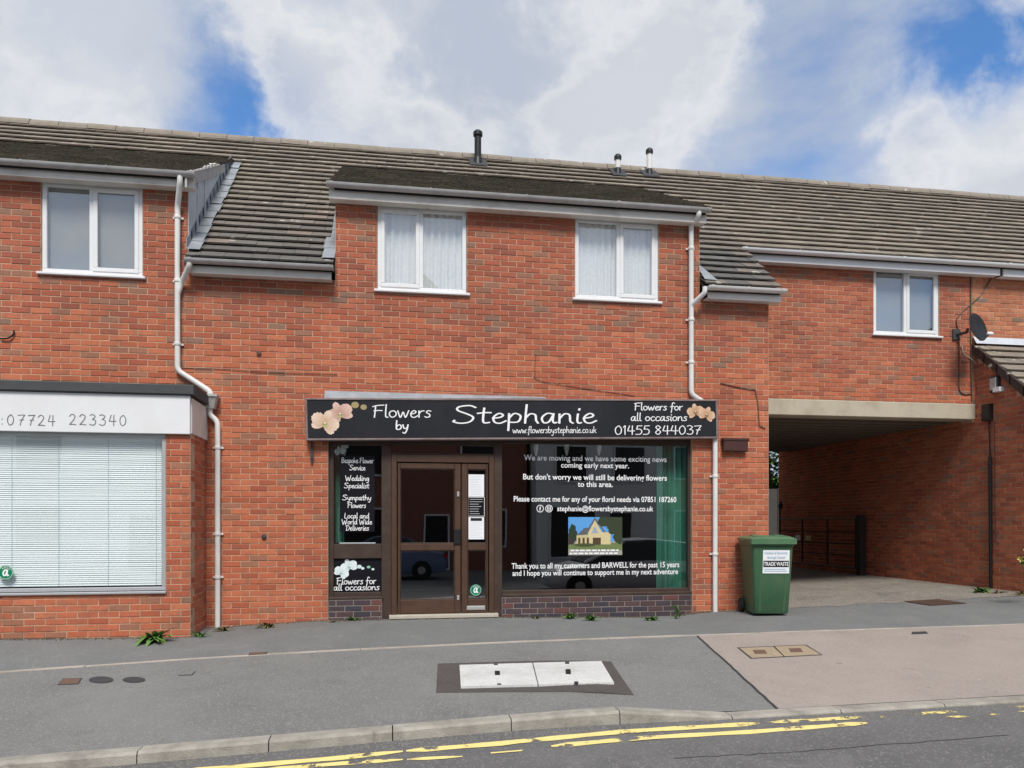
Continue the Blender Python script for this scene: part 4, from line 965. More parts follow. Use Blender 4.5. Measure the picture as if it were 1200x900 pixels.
b = MB(); b.bbox(X(535.5), X(538.3), YF - .010, YF + .003, Z(703.5), Z(698)); b.build('floor_bolt', M_steel, d1)
b = MB(); b.bbox(X(547), X(568.5), YF - .008, YF + .003, Z(715.5), Z(710.5)); lp = b.build('letter_plate', M_steel, d2); b = MB(); b.bbox(X(548.5), X(567), YF - .012, YF - .0085, Z(714.4), Z(711.4), .002); b.build('letter_flap', M_steel, lp)
# room behind, green curtains
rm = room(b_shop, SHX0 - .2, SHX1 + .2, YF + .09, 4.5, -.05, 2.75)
drape('curtain', X(769, .3), X(806, .22), Z(689, 790, .25), 2.42, .28, M_curt, 6, .035, 'full-length green pleated curtain inside the large shop window', 'curtain', None, 2)
drape('curtain', X(392, .3), X(403.5, .3), Z(636, 400, .25), 2.42, .30, M_curt, 2.5, .03, 'narrow green curtain inside the small window by the service list', 'curtain', None, 8)
for i, px in enumerate((628, 664, 702)):
    b = MB(); x = WX(px, .6); b.lathe([(.035, 0), (.04, -.05), (.025, -.11), (.012, -.16)], (x, .6, WZ(px, 521, .6)), 12); b.tube([(x, .6, WZ(px, 521, .6)), (x, .6, 2.75)], .006, 6); thing(b.build('spotlight', M_paper, smooth=True), 'small white hanging spotlight inside the large shop window', 'light', 'spotlights inside the shop window')
b = MB(); x0 = WX(392, .2); b.box(X(398, .2), X(440, .2), .2, .32, Z(637, 420, .2), Z(635.8, 420, .2)); thing(b.build('shelf', M_paper), 'thin white ledge along the foot of the small shop window', 'shelf')
# vinyl list panel on the small window and its lettering
YV = YG - .004
lst = root('window_vinyl', 'tall black vinyl panel listing floral services in white handwriting', 'sign', (X(398, YV), YV, Z(623, 418, YV)))
b = MB(); b.box(X(398.5, YV), X(439, YV), YV - .001, YV + .002, Z(623, 418, YV), Z(534, 418, YV)); b.build('panel', M_black_v, lst)
def vt(parent, txt, px0, px1, base, xh, wt, Y, m=M_print):
    pm = (px0 + px1) / 2; z = WZ(pm, base, Y); h = WZ(pm, base - xh, Y) - z
    return put_text('lettering', hand_text(txt, wt), WX(px0, Y), WX(px1, Y), z, Y - .0025, m, parent, h)
for t, a, c, bs in (('Bespoke Flower', 400, 438, 542.5), ('Service', 409.5, 428.5, 551), ('Wedding', 404.5, 432.5, 563.3), ('Specialist', 403, 433, 572), ('Sympathy', 401, 435, 586), ('Flowers', 407, 429, 595), ('Local and', 403.5, 433, 607.3), ('World Wide', 400.3, 436.5, 614.3), ('Deliveries', 405, 432.5, 621.5)): vt(lst, t, a, c, bs, 3.3, .20, YV)
om = root('window_sticker', 'small pale orchid print at the top of the small shop window', 'sticker', (X(400, YV), YV, Z(532, 400, YV)))
def orchid_w(parent, px, py_, rpx, Y, pal_, thr, rot):
    o = origin_of(parent); p = W(px, py_, Y); orchid(parent, p.x - o.x, p.z - o.z, rpx * proj(p)[2] / FPX, p.y - o.y, *pal_, thr, rot, px)
M_dim = colmat('faded_print', (.38, .42, .40))
orchid_w(om, 398, 529, 6, YV - .001, PALE, (.25, .32, .2), 15); orchid_w(om, 404, 525, 5, YV - .006, PALE, (.25, .32, .2), 60)
stl = root('window_vinyl', 'black stall panel with white orchid print and handwritten slogan', 'sign', (X(390, .1), .1, Z(693, 418, .1)))
YP = YG - .012
b = MB(); b.box(X(392, YP), X(446, YP), YP - .001, YP + .0015, Z(693, 418, YP), Z(655.5, 418, YP)); b.build('panel', M_black_v, stl)
vt(stl, 'Flowers for', 394, 441, 684.5, 4.3, .18, YP); vt(stl, 'all occasions', 390.8, 445, 691.6, 4.1, .18, YP)
M_wht = colmat('white_flower_print', (.78, .86, .86))
orchid_w(stl, 409, 664, 9.5, YP - .002, WHITE_, (.45, .60, .50), 20); orchid_w(stl, 400, 671, 8.5, YP - .008, WHITE_, (.45, .60, .50), -30)
for px, q, r in ((421, 664, 3.6), (425, 666, 2.6), (432, 664.5, 2.6), (437, 667, 2.2)):
    p = W(px, q, YP); rr = r * proj(p)[2] / FPX; o = origin_of(stl); flat(petal(p.x - o.x - rr * .8, p.z - o.z, rr * .8, 0, .75), p.y - o.y - .002, M_lilac if px != 432 else M_grn, stl, 'bud_print')
# message on the large window
msg = root('window_vinyl', 'white printed farewell message spread across the large shop window', 'sign', (X(697, YV), YV, Z(690, 697, YV)))
def mt(txt, px0, px1, base, cap, bold=.012):
    pm = (px0 + px1) / 2; z = WZ(pm, base, YV); h = (WZ(pm, base - cap, YV) - z) / .72
    return put_text('lettering', font_text(txt, bold), WX(px0, YV), WX(px1, YV), z, YV - .0015, M_print, msg, h)
mt('We are moving and we have some exciting news', 614, 781, 540.3, 6.6, .004); mt('coming early next year.', 657.5, 737, 548.3, 6.2, .010)
mt("But don't worry we will still be delivering flowers", 613, 781.5, 562.5, 6.6, .014); mt('to this area.', 677, 718, 570.5, 6.4, .014)
mt('Please contact me for any of your floral needs via 07851 187260', 602, 792.5, 588, 6.4, .014); mt('stephanie@flowersbystephanie.co.uk', 653, 765.5, 599, 6.2, .014)
mt('Thank you to all my customers and BARWELL for the past 15 years', 599.5, 796, 665.5, 6.6, .014); mt('and I hope you will continue to support me in my next adventure', 600.5, 794.5, 673.7, 6.4, .014)
def ring(cx, cz, r0, r1, y, parent, m, name, n=24):
    b = MB()
    for k in range(n):
        q = 2 * math.pi * k / n; b.v += [(cx + r0 * math.cos(q), y, cz + r0 * math.sin(q)), (cx + r1 * math.cos(q), y, cz + r1 * math.sin(q))]
    b.f += [(2 * k, 2 * k + 1, (2 * k + 3) % (2 * n), (2 * k + 2) % (2 * n)) for k in range(n)]; return b.build(name, m, parent)
def disc(cx, cz, r, y, parent, m, name, n=28):
    b = MB(); b.add([(cx + r * math.cos(2 * math.pi * k / n), y, cz + r * math.sin(2 * math.pi * k / n)) for k in range(n)], [tuple(range(n))]); return b.build(name, m, parent)
u1 = proj(W(640, 596, YV))[2] / FPX
for px in (633, 643.3):
    p = W(px, 596, YV); ring(p.x, p.z, 3.6 * u1, 4.4 * u1, YV - .0015, msg, M_print, 'social_icon')
    if px < 640: put_text('social_icon', font_text('f', .02), p.x - 1.1 * u1, p.x + 1.1 * u1, p.z - 2.6 * u1, YV - .0015, M_print, msg, 7 * u1)
    else:
        b = MB(); a, c = 2.3 * u1, 1.6 * u1
        for (q0, q1, e0, e1) in ((-a, a, c, a), (-a, a, -a, -c), (-a, -c, -c, c), (c, a, -c, c)): b.quad((p.x + q0, YV - .0015, p.z + e0), (p.x + q1, YV - .0015, p.z + e0), (p.x + q1, YV - .0015, p.z + e1), (p.x + q0, YV - .0015, p.z + e1))
        b.build('social_icon', M_print, msg); ring(p.x, p.z, .6 * u1, 1.1 * u1, YV - .0015, msg, M_print, 'social_icon')
# poster of a house
pr_ = rect(666, 606, 729, 650.5, YV); pw, ph = pr_[1] - pr_[0], pr_[3] - pr_[2]
post = root('poster', 'small colour poster of a gabled house on the large shop window', 'poster', (pr_[0], YV - .003, pr_[2]))
PM = lambda n, c: mat('poster_' + n, c, .5, .12, 40)
def pp(pts, m, k, name): flat([(x * pw, z * ph) for x, z in pts], -.0005 * k, m, post, name)
b = MB(); b.box(0, pw, .0003, .002, 0, ph); b.build('sheet', M_paper, post, local=True)
pp([(0, .35), (1, .35), (1, 1), (0, 1)], PM('sky', (.10, .33, .68)), 1, 'sky_print'); pp([(0, 0), (1, 0), (1, .35), (0, .35)], PM('drive', (.34, .32, .28)), 1, 'drive_print')
pp([(.0, .16), (1, .12), (1, .34), (.6, .30), (.0, .30)], PM('grass', (.15, .20, .07)), 2, 'lawn_print')
jr = random.Random(12)
def jag(cx, cz, rx, rz, n=26): return [(min(1, max(0, cx + rx * jr.uniform(.72, 1.12) * math.cos(2 * math.pi * i / n))), min(1, max(0, cz + rz * jr.uniform(.72, 1.12) * math.sin(2 * math.pi * i / n)))) for i in range(n)]
pp(jag(.08, .55, .09, .27), PM('tree', (.02, .04, .018)), 2, 'tree_print'); pp(jag(.0, .36, .12, .10), PM('tree3', (.05, .03, .02)), 3, 'tree_print')
for q, (a_, c_, r_, e_) in enumerate(((.70, .90, .17, .16), (.88, .80, .18, .24), (.93, .50, .10, .22), (.82, .66, .08, .12), (.98, .98, .2, .14))): pp(jag(a_, c_, r_, e_), PM('tree2', (.035, .048, .022)), 7 + q, 'tree_print')
pp(jag(.30, .27, .2, .05), PM('hedge', (.06, .08, .03)), 7, 'hedge_print')
pp([(.15, .30), (.40, .30), (.40, .56), (.15, .52)], PM('stone', (.55, .46, .24)), 3, 'wall_print'); pp([(.15, .52), (.30, .72), (.45, .72), (.42, .55)], PM('slate', (.10, .11, .13)), 4, 'roof_print')
pp([(.38, .28), (.78, .28), (.78, .60), (.62, .60), (.49, .92), (.36, .58)], PM('stone2', (.62, .52, .28)), 5, 'gable_print'); pp([(.34, .58), (.49, .92), (.66, .60), (.69, .60), (.49, 1.0), (.31, .58)], PM('slate2', (.12, .12, .13)), 6, 'roof_print')
pp([(.42, .58), (.49, .76), (.56, .58)], PM('glass', (.30, .38, .45)), 6, 'window_print'); pp([(.45, .28), (.60, .28), (.60, .46), (.45, .46)], PM('door', (.08, .05, .03)), 6, 'door_print')
for i in range(3): pp([(.18 + i * .08, .3), (.22 + i * .08, .3), (.22 + i * .08, .46), (.18 + i * .08, .46)], PM('door', (.08, .05, .03)), 6, 'garage_print')
for zz, k in ((.125, 9), (.045, 8)):
    x = .04 if k == 9 else .02
    while x < .9:
        w = random.uniform(.04, .10); pp([(x, zz - .022), (x + w, zz - .022), (x + w, zz + .022), (x, zz + .022)], M_print, 14, 'caption_print'); x += w + .02
# papers and stickers on the doors
YD = YF + .026
def paper(px0, py0, px1, py1, lab, lines, head=False, m=M_paper, ink=None):
    r = rect(px0, py0, px1, py1, YD); o = root('notice', lab, 'notice', (r[0], YD, r[2])); b = MB(); b.box(r[0], r[1], YD - .001, YD + .001, r[2], r[3]); b.build('sheet', m, o)
    ink = ink or mat('faint_ink', (.45, .47, .5), .7, .05, 6); n = lines; rnd = random.Random(px0 + py0)
    for i in range(n):
        z = r[3] - (r[3] - r[2]) * (i + 1) / (n + 1); w = (r[1] - r[0]); x = r[0] + w * .1
        xe_ = x + w * rnd.uniform(.55, .8); b = MB(); b.quad((x, YD - .0016, z), (xe_, YD - .0016, z), (xe_, YD - .0016, z + .004), (x, YD - .0016, z + .004)); b.build('text_line', ink, o)
    return o, r
paper(549, 556, 567.3, 582, 'white printed notice at the top of the narrow door leaf', 12)
o, r = paper(548.5, 582.5, 567.8, 605, 'black opening hours panel between two white notices on the narrow door', 7, m=M_black_v, ink=M_print)
frame_mb(r[0], r[1], r[2], r[3], YD - .003, YD - .0005, .006).build('border', M_print, o)
o, r = paper(549, 606, 567.3, 632, 'white printed notice below the black hours panel on the narrow door', 10)
b = MB(); b.box(r[0] + .03, r[1] - .03, YD - .002, YD - .0012, r[3] - .05, r[3] - .012); b.build('heading', M_black, o)
def round_sticker(cx, cz, rad, y, lab):
    o = root('round_sticker', lab, 'sticker', (cx, y, cz)); disc(cx, cz, rad, y, o, M_green, 'disc'); ring(cx, cz, rad * .88, rad * .92, y - .0006, o, M_print, 'rim_line')
    vs, fs, _ = hand_text('a', .26); mb = MB(); s = rad * .78
    mb.add([(cx - .48 * s + v[0] * s, y - .0008 - v[2] * .0003, cz - .55 * s + v[1] * s) for v in vs], fs); mb.build('emblem', M_print, o)
    n = 9
    for sg in (1,):
        b = MB()
        for k in range(n):
            q = R(40 + 100 * k / (n - 1)); b.v += [(cx + rad * .62 * math.cos(q), y - .0008, cz + rad * .62 * math.sin(q)), (cx + rad * .74 * math.cos(q), y - .0008, cz + rad * .74 * math.sin(q))]
        b.f += [(2 * k, 2 * k + 1, 2 * k + 3, 2 * k + 2) for k in range(0, n - 1, 2)]; b.build('rim_text', M_print, o)
    return o
p = W(557.5, 691.5, YD); round_sticker(p.x, p.z, 6.7 * proj(p)[2] / FPX, p.y - .002, 'round green sticker low on the narrow shop door')

# ------------------------------------------------------------------ left shop: white sign, window, blind, flat roof
YW = BAYY - .05
r = (XL, WX(222.5, YW), WZ(120, 507, YW), WZ(120, 461, YW))
ws_ = root('shop_sign', 'plain white sign board with thin grey telephone digits', 'sign', (r[0], YW, r[2]))
b = MB(); b.bbox(r[0], r[1], YW, BAYY - .002, r[2], r[3], .004); b.build('board', M_white, ws_)
M_ink = mat('grey_ink', (.16, .16, .17), .5, .05, 6)
def hz(txt, px0, px1, base, xh, wt):
    z = WZ((px0 + px1) / 2, base, YW); h = WZ((px0 + px1) / 2, base - xh, YW) - z; vs, fs, _ = hand_text(txt, wt, .35); return put_text('lettering', (vs, fs, 0), WX(px0, YW), WX(px1, YW), z, YW - .002, M_ink, ws_, h)
hz(':07724', 2, 65, 498.5, 7.2, .13); hz('223340', 81, 148, 498.3, 7.2, .13)
b = MB(); b.box(BAYX + .002, BAYX + .02, BAYY + .0, -.003, zb_fascia + .02, r[3] - .02); b.build('fascia_return', M_oldw, b_left)
zr0, zr1 = r[3] + .004, r[3] + .12
b = MB(); b.bbox(XL, BAYX + .06, BAYY - .09, -.003, zr0, zr1, .01); label(b.build('bay_roof', mat('dark_felt', (.06, .063, .066), .8, .15, 8, .3, 50), b_left), 'dark felted flat roof edge over the projecting shop front')
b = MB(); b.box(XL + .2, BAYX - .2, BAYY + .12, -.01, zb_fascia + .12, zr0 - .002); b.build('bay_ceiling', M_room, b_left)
# window with grey metal frame
lf = frame_mb(BW[0], BW[1], BW[2] - .018, BW[3] + .06, BAYY + .012, BAYY + .07, .045); lwin = lf.build('shop_window', mat('grey_metal_frame', (.42, .43, .44), .45, .06, 6, metal=.3), b_left)
b = MB(); b.bbox(BW[0], BW[1] + .01, BAYY - .03, BAYY + .05, BW[2] - .05, BW[2] - .02); b.build('sill', MATS['grey_metal_frame'], lwin)
pane(BW[0] + .045, BW[1] - .045, BW[2] + .03, BW[3] + .015, BAYY + .04, lwin)
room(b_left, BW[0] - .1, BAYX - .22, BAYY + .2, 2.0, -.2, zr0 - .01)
bl = root('venetian_blind', 'closed pale blue venetian blind filling the left shop window', 'blind', (BW[0] + .06, BAYY + .10, BW[2] + .03))
ns = 70; z0b, z1b = BW[2] + .045, BW[3] - .01; me = None
for i in range(ns):
    if me is None:
        t = MB(); w, hh = BW[1] - BW[0] - .13, (z1b - z0b) / ns
        t.add([(0, 0, 0), (w, 0, 0), (w, .004, hh * .5), (0, .004, hh * .5), (w, .012, hh * 1.05), (0, .012, hh * 1.05)], [(0, 1, 2, 3), (3, 2, 4, 5)]); me = t.mesh('slat', M_slat)
    o = bpy.data.objects.new('slat', me); COL.objects.link(o); o.parent = bl; o.location = (0, random.uniform(-.001, .001), z0b + i * (z1b - z0b) / ns - bl.location.z); o.rotation_euler = (0, random.uniform(-.0006, .0006), 0)
for px in (14, 69, 127, 183):
    x = WX(px, BAYY + .1); b = MB(); b.tube([(x, BAYY + .097, z0b), (x, BAYY + .097, z1b)], .0025, 6); b.build('ladder_cord', mat('cord', (.55, .66, .69), .8, .05, 6), bl)
b = MB(); b.box(BW[0] + .055, BW[1] - .06, BAYY + .095, BAYY + .135, z1b, z1b + .03); b.build('head_rail', M_slat, bl)
p = W(6.5, 671, BAYY + .036); round_sticker(p.x, p.z, 8.3 * proj(p)[2] / FPX, p.y, 'round green sticker on the left shop window in front of the blind')
# ------------------------------------------------------------------ ground
XS = [-40, -25] + [-14 + .5 * i for i in range(62)] + [25, 40]
def sheet(name, x_of, ys, m, lift=0., xs=XS, nx=None):
    """ground surface draped on gz(); x_of(x, y) may bend the grid"""
    b = MB(); nX = len(xs)
    for y in ys:
        for x in xs:
            xx = x_of(x, y) if x_of else x; b.v.append((xx, y, gz(xx, y) + lift))
    for j in range(len(ys) - 1):
        for i in range(nX - 1): k = j * nX + i; b.f.append((k, k + 1, k + nX + 1, k + nX))
    return struct(b.build(name, m, smooth=True))
def frange(a, c, n): return [a + (c - a) * i / n for i in range(n + 1)]
sheet('forecourt', None, frange(Y1 + .03, Y0, 5) + [-.4, 0, 1, 4, 9, 20, 40], M_fore)
sheet('pavement', None, frange(Y2, Y1 - .03, 12), M_asph)
sheet('road', None, [-9.6] + frange(-9.2, YK - .3, 10) + [YK - .15, YK - .001], M_road)
cl0, cl1 = hit(830, 752), hit(908, 829)
def xcross(x, y): t = (Y1 - y) / (Y1 - Y2); return cl0.x + (cl1.x - cl0.x) * t + x
sheet('vehicle_crossover', xcross, frange(Y2 + .002, Y1 - .032, 12), M_cross, .004, xs=[0, .3, .7, 1.2, 1.8, 2.4, 3, 4, 5, 6, 8, 10, 13, 18])
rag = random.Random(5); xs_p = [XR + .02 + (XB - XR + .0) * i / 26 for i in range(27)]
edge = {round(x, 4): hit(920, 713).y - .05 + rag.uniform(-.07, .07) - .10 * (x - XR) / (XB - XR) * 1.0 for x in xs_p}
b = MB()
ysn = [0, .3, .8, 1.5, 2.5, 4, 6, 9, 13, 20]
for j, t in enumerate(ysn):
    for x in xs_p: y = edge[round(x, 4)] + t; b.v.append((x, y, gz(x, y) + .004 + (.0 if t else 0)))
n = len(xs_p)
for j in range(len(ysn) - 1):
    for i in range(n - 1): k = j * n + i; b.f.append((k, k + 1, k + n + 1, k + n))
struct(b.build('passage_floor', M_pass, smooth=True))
b = MB(); b.add([(-400, -400, -1.6), (400, -400, -1.6), (400, 400, -1.6), (-400, 400, -1.6)], [(0, 1, 2, 3)]); struct(b.build('ground', mat('far_ground', (.12, .13, .07), .95, .15, .05)))
# kerb stones
def stone(x0, x1, yb, yf, top, low, ch=.02):
    b = MB(); g = .004; v = []
    for x in (x0 + g, x1 - g): v += [(x, yb, low(x)), (x, yb, top(x)), (x, yf + ch, top(x) - .001), (x, yf + .004, top(x) - ch), (x, yf - .006, low(x))]
    b.add(v, [(0, 1, 6, 5), (1, 2, 7, 6), (2, 3, 8, 7), (3, 4, 9, 8), (4, 3, 2, 1, 0), (5, 6, 7, 8, 9)]); return b
kerb = MB(); kerb.box(-14, 16, YK + .01, Y2 - .002, -1.5, -1.0); kerb = struct(kerb.build('kerb', M_kerb))
jx = [hit(px, py_).x for px, py_ in ((162, 880), (316, 866), (460, 852), (597, 840))] + [1.73, 2.63]
L = [jx[0] - .915 * i for i in range(12, 0, -1)] + jx + [2.63 + .915 * i for i in range(1, 14)]
for a, c in zip(L, L[1:]):
    d = random.uniform(-.003, .003)
    stone(a, c, Y2 - .001, YK, lambda x: lerp_list(L2, x) + .003 + d, lambda x: lerp_list(LR, x) - .08).build('kerb_stone', M_kerb, kerb)
edging = MB(); edging.box(-14, 16, Y1 - .02, Y1 + .02, -1.5, -1.0); edging = struct(edging.build('path_edging', M_edge))
x = -14.
while x < 15.5:
    b = MB(); g = .003; v = []; d = random.uniform(.001, .009)
    for q in (x + g, x + .912): v += [(q, Y1 - .032, gz(q, Y1) - .15), (q, Y1 + .032, gz(q, Y1) - .15), (q, Y1 + .032, gz(q, Y1) + d), (q, Y1 - .032, gz(q, Y1) + d)]
    b.add(v, [(0, 3, 2, 1), (4, 5, 6, 7), (3, 7, 6, 2), (0, 4, 7, 3), (1, 2, 6, 5)]); b.build('edging_stone', M_edge, edging); x += .915
# double yellow lines, worn away in places
def line(name, pts, w, m):
    """a painted strip along ground pixels"""
    P = [hit(*p) for p in pts]; Q = []
    for a, c in zip(P, P[1:]):
        n_ = max(1, int((c - a).length / .12)); Q += [a.lerp(c, i / n_) for i in range(n_)]
    Q.append(P[-1]); b = MB()
    for i, p in enumerate(Q):
        ww = w * (1 + .12 * math.sin(i * 1.7)) * (.35 if i in (0, len(Q) - 1) else 1)
        for s in (-1, 1): b.v.append((p.x, p.y + s * ww / 2, gz(p.x, p.y + s * ww / 2) + .004))
    b.f += [(2 * i, 2 * i + 2, 2 * i + 3, 2 * i + 1) for i in range(len(Q) - 1)]; return struct(b.build(name, m))
line('yellow_line', [(205, 905), (400, 888.5), (472, 881)], .08, M_yel); line('yellow_line', [(476, 880.5), (587, 871.7), (800, 853.5), (890, 847.8)], .085, M_yel); line('yellow_line', [(900, 847), (1010, 841)], .07, M_yel)
line('yellow_line', [(300, 903.5), (400, 895.2), (472, 890.7)], .065, M_yel); line('yellow_line', [(477, 890.6), (542, 887)], .05, M_yel); line('yellow_line', [(575, 883), (612, 880)], .065, M_yel)
line('yellow_line', [(646, 875), (800, 862.5), (1016, 847.5)], .08, M_yel)
line('yellow_line', [(1012, 841), (1100, 835.5), (1230, 826.5)], .06, M_yelw); line('yellow_line', [(1018, 847.4), (1120, 840.5), (1230, 832.5)], .05, M_yelw)
# long crack in the road
b = MB(); P = [hit(a, c) for a, c in ((790, 889), (850, 886), (930, 881), (1010, 875), (1090, 869), (1200, 860))]; Q = []
for a, c in zip(P, P[1:]): Q += [a.lerp(c, t / 6) + Vector((0, random.uniform(-.012, .012), 0)) for t in range(6)]
for q in Q: b.v += [(q.x, q.y - .004, gz(q.x, q.y) + .003), (q.x, q.y + .004, gz(q.x, q.y) + .003)]
b.f += [(2 * i, 2 * i + 2, 2 * i + 3, 2 * i + 1) for i in range(len(Q) - 1)]; struct(b.build('road_crack', M_iron))
# covers
def slab_px(mb, pts, lift, th):
    P = [hit(*p) for p in pts]
    if len(P) != 4: mb.prism([Vector((p.x, p.y, gz(p.x, p.y) + lift)) for p in P], (0, 0, -th)); return mb
    n = 6; G = []
    for j in range(n + 1):
        for i in range(n + 1):
            a = P[0].lerp(P[1], i / n); c = P[3].lerp(P[2], i / n); q = a.lerp(c, j / n); G.append((q.x, q.y, gz(q.x, q.y) + lift))
    k0 = len(mb.v); mb.v += G; mb.f += [(k0 + j * (n + 1) + i, k0 + j * (n + 1) + i + 1, k0 + (j + 1) * (n + 1) + i + 1, k0 + (j + 1) * (n + 1) + i) for j in range(n) for i in range(n)]
    rim = [(0, i) for i in range(n)] + [(j, n) for j in range(n)] + [(n, n - i) for i in range(n)] + [(n - j, 0) for j in range(n)]
    k1 = len(mb.v); top = [k0 + j * (n + 1) + i for j, i in rim]; mb.v += [(mb.v[t][0], mb.v[t][1], mb.v[t][2] - th) for t in top]; m = len(rim)
    mb.f += [(top[i], k1 + i, k1 + (i + 1) % m, top[(i + 1) % m]) for i in range(m)]
    return mb
pt = MB(); slab_px(pt, [(511, 812), (743, 815), (716, 775.5), (513, 778)], .004, .03); struct(pt.build('tarmac_patch', M_patch))
for pts, sq, lab in (([(540, 807.5), (630, 805.2), (623.6, 779.6), (538.5, 782)], (583, 792), 'white speckled access cover slab, wider half, set in dark tarmac'), ([(631.2, 805.1), (719.5, 802.8), (704.5, 777.4), (624.8, 779.5)], (666, 790), 'white speckled access cover slab beside its twin, on the bin side')):
    P = hit(*pts[0]); o = root('access_cover', lab, 'access cover', (P.x, P.y, P.z), 0, 'white cover slabs in the pavement')
    MB().prism([Vector((q.x, q.y, gz(q.x, q.y) + .024)) for q in [hit(*t_) for t_ in pts]], (0, 0, -.06)).build('slab', M_cover, o)
    a, c = sq; slab_px(MB(), [(a - 3, c + 2.2), (a + 3, c + 2.2), (a + 2.6, c - 2.2), (a - 3.2, c - 2.2)], .030, .016).build('keyhole_plate', M_black, o)
    m0 = [( (pts[0][0] + pts[1][0]) / 2, (pts[0][1] + pts[1][1]) / 2 - 1), ((pts[2][0] + pts[3][0]) / 2, (pts[2][1] + pts[3][1]) / 2 + 1)]
    for (a, c) in m0: slab_px(MB(), [(a - 2.4, c + .5), (a + 2.4, c + .5), (a + 2.4, c - .5), (a - 2.4, c - .5)], .030, .016).build('lifting_slot', M_iron, o)
def flat_cover(pts, m, lab, name='inspection_cover', cat='cover', frame=True):
    P = hit(*pts[0]); o = root(name, lab, cat, (P.x, P.y, P.z)); slab_px(MB(), pts, .007, .03).build('lid', m, o)
    cx, cy = sum(p[0] for p in pts) / len(pts), sum(p[1] for p in pts) / len(pts)
    if frame: slab_px(MB(), [(cx + (p[0] - cx) * 1.12, cy + (p[1] - cy) * 1.16) for p in pts], .0045, .03).build('frame', M_iron, o)
    return o
flat_cover([(69, 802.5), (91, 801.5), (95, 795.5), (75, 796)], M_rust, 'small rusty square cover in the pavement beside two round iron covers')
def ell(cx, cy, a, c, n=18): return [(cx + a * math.cos(2 * math.pi * k / n), cy + c * math.sin(2 * math.pi * k / n)) for k in range(n)]
flat_cover(ell(118.5, 797, 13, 3.4), M_iron, 'dark round iron cover next to the rusty square one'); flat_cover(ell(157, 797, 12, 3.0), M_iron, 'dark round iron cover further from the rusty square one')
flat_cover([(210, 791.5), (225, 791), (228, 787.5), (214, 788)], M_asph, 'faint square grey cover let into the grey pavement', frame=True)
flat_cover([(292, 768.2), (311, 767), (312.5, 764.5), (294, 765.2)], M_rust, 'small brown cover against the pale edging strip')
for pts, sq, lab in (([(881, 771.5), (918, 769.8), (906, 758.5), (866.5, 760)], (891, 765), 'tan concrete stopcock cover with rusty insert nearer the grey pavement'), ([(919.5, 769.7), (961, 767.5), (943.5, 756.8), (908, 758.3)], (933, 763), 'tan concrete stopcock cover with rusty insert further up the crossover')):
    o = flat_cover(pts, M_tan, lab); a, c = sq; slab_px(MB(), [(a - 6, c + 2.2), (a + 8, c + 1.8), (a + 5, c - 2.6), (a - 9, c - 2.2)], .0095, .01).build('insert', M_rust, o)
flat_cover([(1068, 744), (1088, 743), (1085, 740.5), (1069, 741)], M_iron, 'small dark iron grid on the pale edging by the crossover', frame=False)
# rusty drain grating before the passage
o = root('drain_grating', 'long rusty slotted drain grating across the passage mouth', 'drain', hit(1093, 707)); gy0, gy1 = hit(1090, 710).y, hit(1090, 703.5).y; gx0, gx1 = hit(1064, 706).x, hit(1126, 706.5).x
b = MB(); b.add([(gx0, gy0, gz(gx0, gy0) + .0055), (gx1, gy0, gz(gx1, gy0) + .0055), (gx1, gy1, gz(gx1, gy1) + .0055), (gx0, gy1, gz(gx0, gy1) + .0055)], [(0, 1, 2, 3)]); b.build('channel', M_black, o)
nb = 22
for i in range(nb):
    x = gx0 + (gx1 - gx0) * i / nb; b = MB(); w = (gx1 - gx0) / nb * .55; b.prism([(x, gy0, gz(x, gy0) + .013), (x + w, gy0, gz(x, gy0) + .013), (x + w, gy1, gz(x, gy1) + .013), (x, gy1, gz(x, gy1) + .013)], (0, 0, -.007)); b.build('grating_bar', M_rust, o)
for f in (0, .33, .66, .96):
    y = gy0 + (gy1 - gy0) * f; b = MB(); b.prism([(gx0, y, gz(gx0, y) + .0145), (gx1, y, gz(gx1, y) + .0145), (gx1, y + .014, gz(gx1, y) + .0145), (gx0, y + .014, gz(gx0, y) + .0145)], (0, 0, -.008)); b.build('cross_bar', M_rust, o)

# grit swept into the gutter, crumbs and moss along the foot of the walls
def grit(name, spots, m, seed):
    rnd = random.Random(seed); b = MB()
    for (x, y, s) in spots:
        z = gz(x, y); q = rnd.uniform(0, 6.28); v = [(x + s * math.cos(q + k * 2.1), y + s * math.sin(q + k * 2.1), z - .001) for k in range(3)] + [(x + rnd.uniform(-.3, .3) * s, y, z + s * rnd.uniform(.5, 1.0))]
        b.add(v, [(0, 1, 3), (1, 2, 3), (2, 0, 3)])
    o = b.build(name, m); o['kind'] = 'stuff'; return o
rg = random.Random(21)
thing(grit('gutter_grit', [(rg.uniform(-4, 8), YK - .02 - abs(rg.gauss(0, .09)), rg.uniform(.004, .012)) for _ in range(1700)], mat('grit_stone', (.20, .185, .16), .9, .3, 30), 1), 'loose pale grit lying along the kerb edge', 'grit')
foot = [(rg.uniform(XR - 7.6, XR), -abs(rg.gauss(0, .035)) - .01) for _ in range(1500)] + [(rg.uniform(XL, BAYX), BAYY - abs(rg.gauss(0, .03)) - .01) for _ in range(1100)]
thing(grit('wall_foot_crumbs', [(x, y, rg.uniform(.005, .019)) for x, y in foot if not (x < BAYX + .02 and y > BAYY)], mat('earth_crumb', (.085, .075, .05), .95, .3, 30), 2), 'dark crumbs and moss gathered along the foot of the walls', 'debris')
thing(grit('passage_grit', [(rg.uniform(XR + .1, XB), rg.uniform(-.7, 4.5), rg.uniform(.004, .014)) for _ in range(1500)] + [(XB - .02 - abs(rg.gauss(0, .12)), rg.uniform(-.9, 6), rg.uniform(.006, .02)) for _ in range(700)], mat('passage_stone', (.24, .215, .18), .95, .3, 30), 3), 'loose stones scattered over the passage floor', 'grit')
